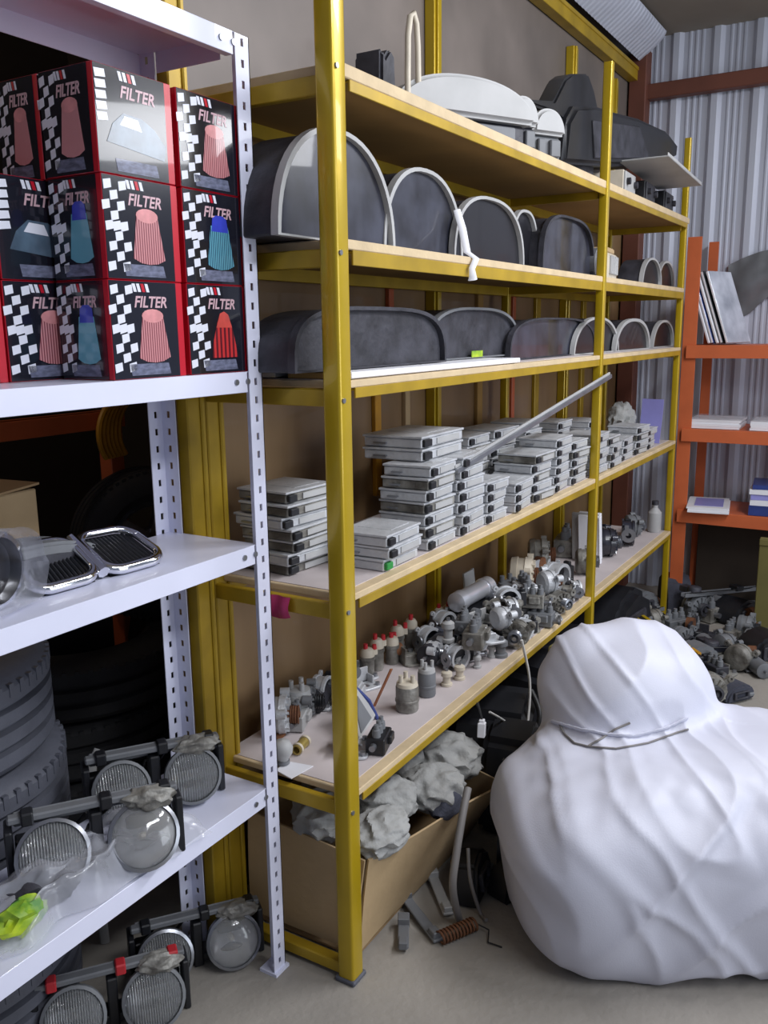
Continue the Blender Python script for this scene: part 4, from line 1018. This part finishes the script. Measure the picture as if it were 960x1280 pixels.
# debris in front of the carton
def wire(label, pts, r, mat, name='cable', cat='cable'):
    # smooth through points
    P = [Vector(p) for p in pts]; out = []
    for i in range(len(P)-1):
        p0, p1, p2, p3 = P[max(i-1, 0)], P[i], P[i+1], P[min(i+2, len(P)-1)]
        for k in range(6):
            t = k/6
            out.append(.5*((2*p1)+(p2-p0)*t+(2*p0-5*p1+4*p2-p3)*t*t+(3*p1-p0-3*p2+p3)*t**3))
    out.append(P[-1])
    return tag(MB().tube(out, r, 8).build(name, mat, smooth=60), label, cat)
def FZ(px, py, z): return AZ(px, py, z)
a_ = lambda px, py, y: AY(px, py, y)
wire('thick grey harness hanging in front of the cardboard box', [a_(585, 985, -.13), a_(578, 1020, -.14), a_(570, 1070, -.15), a_(566, 1110, -.15), AZ(574, 1150, .012)], .010, mWireG)
wire('thin grey lead with a plug drooping right of the thick harness', [a_(585, 1060, -.13), a_(588, 1100, -.15), AZ(600, 1140, .012), AZ(608, 1150, .012)], .005, mWireG)
wire('white cable hanging beside the white sack', [a_(652, 800, -.03), a_(662, 850, -.05), a_(660, 900, -.07), a_(652, 945, -.09)], .0045, mWireW)
wire('pale thin lead curling under the lowest shelf', [a_(612, 890, -.02), a_(635, 905, -.03), a_(642, 925, -.03), a_(630, 950, -.03)], .0035, mWireW)
c = AZ(572, 1172, 0)
sp = thing('coil_spring', 'rusty coil spring lying on the floor below the harness', 'spring', (c.x, c.y, .0), (0, 0, -.5))
mb = MB(); mb.tube([(-.055+.11*k/110, .016*math.cos(k*.63), .02+.016*math.sin(k*.63)) for k in range(111)], .0032, 6); mb.build('coil', mRust, sp, smooth=60)
MB().tube([(.055, .0, .02), (.075, -.03, .012), (.05, -.06, .006), (.07, -.09, .004)], .002, 6).build('tail_wire', mWireB, sp)
for i, (px, py, L, rz, mt, lab) in enumerate(((520, 1150, .20, 1.0, mGreyM, 'grey bent strip on the floor beside the cardboard box'), (545, 1120, .18, .75, mGreyL, 'pale flat strip on the floor in front of the box'), (500, 1172, .10, .5, mGreyM, 'short grey strip closest to the yellow post foot'))):
    c = AZ(px, py, 0)
    o = tag(MB().box((0, 0, .012), (L, .028, .008), (0, -.05, 0)).box((L*.4, 0, .02), (.03, .03, .026)).box((-L*.4, 0, .016), (.03, .022, .02)).build('metal_strip', mt, bevel=.002), lab, 'strip'); o.location = (c.x, c.y-.01, .004); o.rotation_euler = (0, 0, rz)
c = AZ(540, 1110, 0)
o = tag(MB().box((0, 0, .02), (.10, .03, .03), (0, -.1, 0)).box((.03, 0, .04), (.04, .02, .02)).build('bracket', mWrapY, bevel=.004), 'small orange-brown part at the bottom edge of the box', 'car part'); o.location = (c.x+.06, c.y-.05, .002); o.rotation_euler = (0, 0, .6)
# dark parts under the rack beyond the carton
def trimpart(label, loc, d, rz, seed, mat=mBlack, tilt=(0, 0)):
    t = thing('dash_trim', label, 'car part', loc, (tilt[0], tilt[1], rz))
    x, y, z = d
    mb = MB(); mb.prism([(-x*.5, 0), (x*.42, 0), (x*.5, z*.3), (x*.36, z*.8), (x*.05, z), (-x*.3, z*.86), (-x*.46, z*.45)], y, T4(0, y*.5, 0) @ UP); mb.build('shell', mat, t, bevel=min(d)*.12, seg=2, smooth=50)
    mb = MB(); mb.frame(rrect(x*.5, z*.45, z*.08, 4, -x*.05, z*.45), rrect(x*.36, z*.28, z*.06, 4, -x*.05, z*.45), .012, T4(0, -y*.5, 0) @ UP); mb.build('vent_frame', mDust, t, bevel=.002)
    MB().box((x*.3, -y*.5, z*.35), (x*.16, .02, z*.2)).build('socket', mGreyM, t, bevel=.003)
    return t
trimpart('black dashboard moulding under the lowest shelf, beyond the cardboard box', (.98, .06, .0), (.42, .26, .36), .2, 1)
trimpart('black plastic housing behind the sack, under the lowest shelf', (1.42, .08, .0), (.40, .28, .34), -.2, 2)
trimpart('dusty black moulding on the floor under the middle of the rack', (1.85, .12, .0), (.42, .26, .30), .1, 3, mDust)
trimpart('black moulding on the floor under the far end of the rack', (2.4, .12, .0), (.5, .28, .33), -.1, 4)
trimpart('low black moulding lying in front of the rack beside the sack', (.93, -.115, .0), (.30, .11, .20), .25, 5, mBlack)
trimpart('black housing standing at the far end of the cardboard box', (.84, -.06, .0), (.26, .16, .33), .15, 15, mBlack)
trimpart('black duct lying on the floor between harness and sack', (.72, -.215, .0), (.26, .11, .13), .45, 16, mBlack)
trimpart('small dark grey duct lying below the thin lead', (.60, -.20, .0), (.14, .09, .09), .9, 17, mDust)
trimpart('black moulding added to darken the gap beside the sack, half under the rack', (1.16, -.085, .0), (.24, .12, .36), .1, 18, mBlack)  # added, like its neighbours, to darken the gap of clutter and shadow
trimpart('flat black moulding on the floor by the coil spring', (.50, -.205, .0), (.15, .08, .09), -.3, 19, mBlack)
trimpart('black socket housing under the thick grey harness', (.60, -.165, .0), (.14, .09, .15), .3, 20, mBlack)
trimpart('black wedge leaning on the cardboard box beneath the harness', (.44, -.115, .0), (.16, .07, .12), .15, 21, mBlack, tilt=(-.15, 0))
c = AY(602, 912, -.03)
o = thing('connector_plug', 'white connector plug hanging on wires under the lowest shelf', 'plug', (c.x, -.03, c.z), (0, .2, .3))
MB().box((0, 0, 0), (.03, .022, .042)).box((0, 0, .024), (.022, .016, .012)).build('plug', mPaper, o, bevel=.002)
MB().tube([(0, 0, .028), (.004, .012, .06), (-.01, .03, .10)], .003, 6).tube([(.006, 0, .028), (.02, .012, .06), (.03, .03, .11)], .003, 6).build('lead', mWireB, o)
for i, pts in enumerate(([(.80, -.05, .30), (.86, -.10, .22), (.95, -.12, .26), (1.05, -.06, .36)], [(.75, -.06, .24), (.85, -.12, .15), (.92, -.13, .06), (1.0, -.19, .012)], [(1.0, -.05, .36), (.95, -.10, .30), (.88, -.09, .20), (.80, -.14, .10), (.78, -.17, .012)], [(.70, -.12, .24), (.74, -.16, .14), (.70, -.18, .05), (.66, -.20, .012)])):
    wire('black wiring loom tangled in the gap between cardboard box and sack', pts, (.008, .007, .009, .008)[i], mWireB if i % 2 == 0 else mWireG)['group'] = 'tangled looms beside the box'

# ------------------------------------------------------------------ big white sack
def sdf_sack(p):
    def ell(p, c, s, a, pw=2.4):
        d = p-Vector(c); ca, sa = math.cos(a), math.sin(a)
        x = (d.x*ca+d.y*sa)/s[0]; y = (-d.x*sa+d.y*ca)/s[1]; z = d.z/s[2]
        r = (abs(x)**pw+abs(y)**pw+abs(z)**pw)**(1/pw)
        return (r-1)*min(s)
    k = .022
    D = [ell(p, q[0], q[1], q[2], q[3]) for q in SACK]
    m = min(D); return m-k*math.log(sum(math.exp(-(d-m)/k) for d in D))
SACK = [((.690, -.655, .20), (.54, .328, .275), -.90, 2.9), ((.80, -.42, .485), (.225, .18, .185), -.75, 2.5), ((.80, -.74, .34), (.26, .20, .13), -.93, 2.2), ((.755, -.285, .58), (.10, .085, .115), -.4, 2.3), ((.86, -.40, .62), (.11, .08, .07), -.75, 2.2)]
SO = Vector((.75, -.56, .30))
sk = MB(); g = bmesh.ops.create_icosphere(sk.bm, subdivisions=7, radius=1.0)
def crease(v, w_): return max(0.0, 1-abs(v)/w_)**1.6
for v in g['verts']:
    d = v.co.normalized(); lo, hi = 0.0, 1.0
    for _ in range(22):
        m_ = (lo+hi)/2
        if sdf_sack(SO+d*m_) < 0: lo = m_
        else: hi = m_
    p = SO+d*lo
    th = math.atan2(d.y, d.x)
    # slanting pulls from the tied neck, long soft folds, broad sags
    wp = Vector((noise.noise(p*2.6), noise.noise(p*2.6+Vector((7, 1, 3))), noise.noise(p*2.6+Vector((2, 9, 5)))))*.10
    r = p+wp
    ax = r.x*.58-r.y*.81                         # along the visible front of the sack
    c1 = crease(noise.noise(Vector((ax*3.4+r.z*1.1, r.z*.9, 3.3))), .34)
    c2 = crease(noise.noise(Vector((ax*3.0-r.z*3.6+4, r.z*.8+ax*.8, 5))), .26)
    c3 = crease(noise.noise(Vector((ax*7.0+r.z*5.0, r.z*2.4, 8))), .22)
    sag = noise.noise(Vector((p.x*2.6, p.y*2.6, p.z*2.2+11)))
    nz = math.exp(-((p.z-.43)/.05)**2)*(1 if d.x < .2 else 0)
    c4 = noise.noise(Vector((p.x*20, p.y*20, p.z*8)))
    k = .022*c1+.020*c2+.009*c3+.026*sag+.008*nz*c4-.012*nz-.016
    q = p+d*k
    if q.z < .004: q.z = .004
    v.co = q
tag(sk.build('sack', mBag, smooth=180), 'huge bulging white sack with a folded tied neck on the floor by the rack', 'sack')
from mathutils.bvhtree import BVHTree
so = bpy.data.objects['sack']
bvh = BVHTree.FromPolygons([v.co for v in so.data.vertices], [tuple(p.vertices) for p in so.data.polygons])
def hit(px, py):
    d = (_f+(px-480)/FPX*CR-(py-640)/FPX*CU).normalized()
    h = bvh.ray_cast(CAM, d)
    return (h[0]+h[1]*.003) if h[0] is not None else None
def trace(poly, per=8):
    out = []
    for (x0, y0), (x1, y1) in zip(poly, poly[1:]):
        for k in range(per):
            h = hit(x0+(x1-x0)*k/per, y0+(y1-y0)*k/per)
            if h is not None: out.append(h)
    return out
MB().tube(trace([(700, 905), (706, 918), (718, 930), (735, 934), (752, 924), (768, 912), (790, 902)]), .0028, 6).build('drawstring', mWireG, so, smooth=60)
MB().tube(trace([(735, 934), (770, 937), (810, 930), (845, 917), (862, 912)]), .0026, 6).build('drawstring', mWireG, so, smooth=60)
MB().tube(trace([(690, 902), (720, 910), (755, 918), (790, 921), (830, 911), (862, 896)]), [.004+.004*abs(math.sin(k*1.3)) for k in range(40)], 8, flat=.6).build('neck_hem', mBag, so, smooth=60)
# olive bag piece peeking out left of the sack, thin yellow strip
c = AZ(690, 900, .2)
o = tag(MB().prism([(-.05, 0), (.06, 0), (.10, .46), (.03, .47)], .03, T4(0, .015, 0) @ UP).build('board_offcut', mOlive, bevel=.003), 'narrow olive board standing between the rack and the sack', 'board'); o.location = (1.10, -.075, .0); o.rotation_euler = (0, 0, .1)

# ------------------------------------------------------------------ pile on the far floor
pile = [
 ('strut', 900, 760, .55, -.55, 'long grey window rail lying across the far floor heap'),
 ('strut', 925, 815, .45, -.75, 'grey window rail at the right edge of the far heap'),
 ('strut', 860, 830, .42, -.6, 'grey window rail just behind the white sack'),
 ('strut', 800, 770, .36, -.4, 'grey window rail beside the foot of the middle post'),
]
for k_, px, py, L, rz, lab in pile:
    c = AZ(px, py, .05); strut(lab, (c.x, c.y, .05 if px != 900 else .12), rz, L, (mGreyM, mDust2, mAluD, mGreyM)[pile.index((k_, px, py, L, rz, lab))], tilt=.08)
def FP(px, py): c = AZ(px, py, .0); return (c.x, c.y, .002)
trimpart('navy and black moulding in front of the orange post', FP(842, 760), (.26, .14, .20), .4, 6, mClothD)
trimpart('grey moulding below the end of the lowest shelf', FP(795, 768), (.24, .14, .14), -.5, 7, mGreyM)
trimpart('dark green-grey moulding beside the middle post foot', FP(778, 800), (.22, .16, .18), .2, 8, mGreyM)
trimpart('pale grey moulding in the centre of the far heap', FP(868, 835), (.20, .12, .12), -.7, 9, mGreyM)
trimpart('black moulding under the orange shelving', FP(918, 775), (.24, .16, .12), -.4, 10, mBlack)
trimpart('blue-black moulding nearest the sack at the front of the heap', FP(915, 872), (.16, .10, .07), -.6, 11, mClothD)
trimpart('black moulding at the right edge of the far heap', FP(955, 825), (.24, .16, .14), -.8, 12, mBlack)
yp = thing('lamp_strip', 'black lamp strip with a row of yellow segments on the far heap', 'lamp strip', (0, 0, 0))
p0, p1 = AX(795, 770, 2.42), AX(872, 822, 2.12)
a = Vector((p0.x, p0.y, p0.z)); b = Vector((p1.x, p1.y, p1.z)); d_ = b-a; Q = T4(*((a+b)/2)) @ d_.to_track_quat('X', 'Z').to_matrix().to_4x4()
MB().box((0, 0, -.02), (d_.length*1.05, .05, .05), M4=Q).build('strip_body', mBlack, yp, bevel=.004)
for k in range(6):
    MB().box((-d_.length*.40+k*d_.length*.16, .022, .003), (d_.length*.125, .018, .014), M4=Q).box((-d_.length*.40+k*d_.length*.16, -.024, .0), (d_.length*.125, .008, .03), M4=Q).build('yellow_segment', mWrapY if k % 2 else mYel, yp, bevel=.001)
heapk = [lambda p, a: valve('dusty valve block in the far floor heap', p, a, random.uniform(1.2, 1.9), random.choice((mGreyM, mDust, mAluD)), group='valves in the far floor heap'),
         lambda p, a: bracket('dusty bracket in the far floor heap', p, a, random.uniform(1.2, 1.9), random.choice((mGreyM, mDust, mAluD)), group='brackets in the far floor heap'),
         lambda p, a: motor('dusty motor in the far floor heap', p, a, random.uniform(.16, .22), random.uniform(.03, .045), random.choice((mDust, mGreyM)), mBlack, group='motors in the far floor heap'),
         lambda p, a: alternator('dusty alternator in the far floor heap', p, a, random.uniform(.05, .07), random.choice((mGreyM, mAluD)), mDust, group='alternators in the far floor heap')]
spots = [(765, 790), (780, 775), (805, 785), (820, 765), (830, 805), (842, 790), (868, 775), (880, 815), (890, 760), (902, 845), (912, 802), (922, 838), (938, 815), (950, 765), (958, 835), (845, 880), (865, 890), (885, 880), (770, 815), (790, 835), (812, 818), (832, 842), (850, 812), (850, 858), (872, 868), (880, 800), (893, 846), (905, 822), (930, 800), (940, 838), (948, 780), (880, 775), (860, 790), (815, 790), (895, 862), (930, 770), (955, 800)]
for i, (px, py) in enumerate(spots):
    heapk[(i*3+i//4) % 4](FP(px, py), random.uniform(-1.5, 1.5))
db = tag(MB().box((0, 0, .26), (.03, .62, .52)).box((-.018, 0, .50), (.008, .62, .03)).build('board', mDarkW, bevel=.003), 'dark brown board added to darken the space beneath the orange shelving', 'board'); db.location = (3.47, -.37, .001)  # added panel, darkens the lit wall below the trays
# olive board standing at the right
c = AZ(944, 792, 0)
ol = thing('board', 'olive green board standing on end under the orange shelving at the right edge', 'board', (c.x, c.y-.03, 0), (0, 0, 0))
MB().box((0, -.06, .245), (.03, .20, .49)).build('panel', mOlive, ol, bevel=.003)
MB().box((-.018, -.06, .47), (.008, .20, .03)).build('edge_batten', mOlive, ol, bevel=.002)

# ------------------------------------------------------------------ papers on the orange rack
def book(label, name, cat, loc, rz, w_, d, h, cover, group=None, tilt=(0, 0)):
    t = thing(name, label, cat, loc, (tilt[0], tilt[1], rz), group)
    MB().box((0, 0, h/2), (w_*.97, d*.97, h*.8)).build('pages', mPaper, t)
    MB().box((0, 0, h*.04), (w_, d, h*.08)).box((0, 0, h*.96), (w_, d, h*.08)).box((-w_/2, 0, h/2), (.002, d, h)).build('cover', cover, t)
    return t
OX = 3.14
# leaning folders
zf = 1.4075
for i, (yy, lean, hh, mt, lab) in enumerate(((-.012, .36, .36, mPaper, 'white folder leaning at the left end of the top orange shelf'), (-.030, .36, .36, mBluePr, 'navy folder second in the leaning row'), (-.052, .36, .37, mPaper, 'white folder third in the leaning row'), (-.074, .36, .38, mBlack, 'black-edged folder fourth in the leaning row'), (-.10,   .36, .38, mMagz, 'pale folder at the front of the leaning row, widest in view'))):
    t = thing('folder', lab, 'folder', (OX+.17, yy-.13, zf+.006), (lean*-1.0, 0, -.32))
    MB().box((0, 0, hh/2), (.23, .012, hh)).build('cover', mt, t, bevel=.002)
    MB().box((-.004, 0, hh/2), (.228, .008, hh*.98)).build('pages', mPaper, t)
pa = [(-.10, 'white paper bundle in film on the middle orange shelf, left one', .985), (-.40, 'white paper bundle in film on the middle orange shelf, right one', .985)]
for yy, lab, zb in pa:
    t = thing('paper_bundle', lab, 'paper', (OX+.15, yy-.055, zb+.002), (0, 0, .03))
    for k in range(4): MB().box((random.uniform(-.004, .004), random.uniform(-.004, .004), .006+k*.0115), (.24, .25, .011)).build('ream', mPaper, t)
    MB().grid(lambda u, v: (-.13+.26*u+.003*noise.noise(Vector((u*9, v*9, yy))), -.135+.27*v, .052+.006*noise.noise(Vector((u*8, v*8, 3+yy)))), 14, 14).build('film', mFilm, t, smooth=180)
t = thing('paper_bundle', 'violet-white paper stack hanging over the lower orange shelf edge', 'paper', (OX+.10, -.15, .5645), (0, 0, .15))
for k in range(3): MB().box((random.uniform(-.006, .006), random.uniform(-.006, .006), .005+k*.0095), (.30, .20, .009)).build('ream', mPaper, t)
MB().box((.01, .0, .0295), (.22, .14, .0012)).build('top_sheet', mPurple, t)
zz_ = .5625
for k, (h, mt, lab) in enumerate(((.05, mBluePr, 'thick blue book at the bottom of the stack, lower orange shelf'), (.028, mPaper, 'white book second in the stack, lower orange shelf'), (.028, mPurple, 'violet book third in the stack, lower orange shelf'), (.026, mPaper, 'white book fourth in the stack, lower orange shelf'), (.022, mBluePr, 'dark blue book on top of the stack, lower orange shelf'))):
    book(lab, 'book', 'book', (OX+.14+random.uniform(-.005, .005), -.45+random.uniform(-.006, .006), zz_), .08+random.uniform(-.05, .05), .24, .20, h, mt, 'books stacked on the lower orange shelf'); zz_ += h+.0006
# grey-green cover hanging against the end wall
c = AX(935, 345, 3.60)
def cover(u, v):
    y_ = .16-.62*u; top = .0+.10*math.sin(u*PI*.8)-.05*u
    zb_ = -.20-.06*math.sin(u*9)-.05*u
    z_ = top*(1-v)+zb_*v+.10*(1-v)*(u > .55)*(u-.55)*2
    bul = .05*math.sin(u*PI)*math.sin(v*PI)
    return (-bul-.02*noise.noise(Vector((u*6, v*3, 1))), y_*.72, z_)
cv = tag(MB().grid(cover, 40, 20, .012).build('seat_cover', mGreyM, smooth=60), 'dusty grey-green cover hanging against the corrugated wall above the orange shelf', 'cover'); cv.location = (3.566, c.y-.02, c.z+.06)
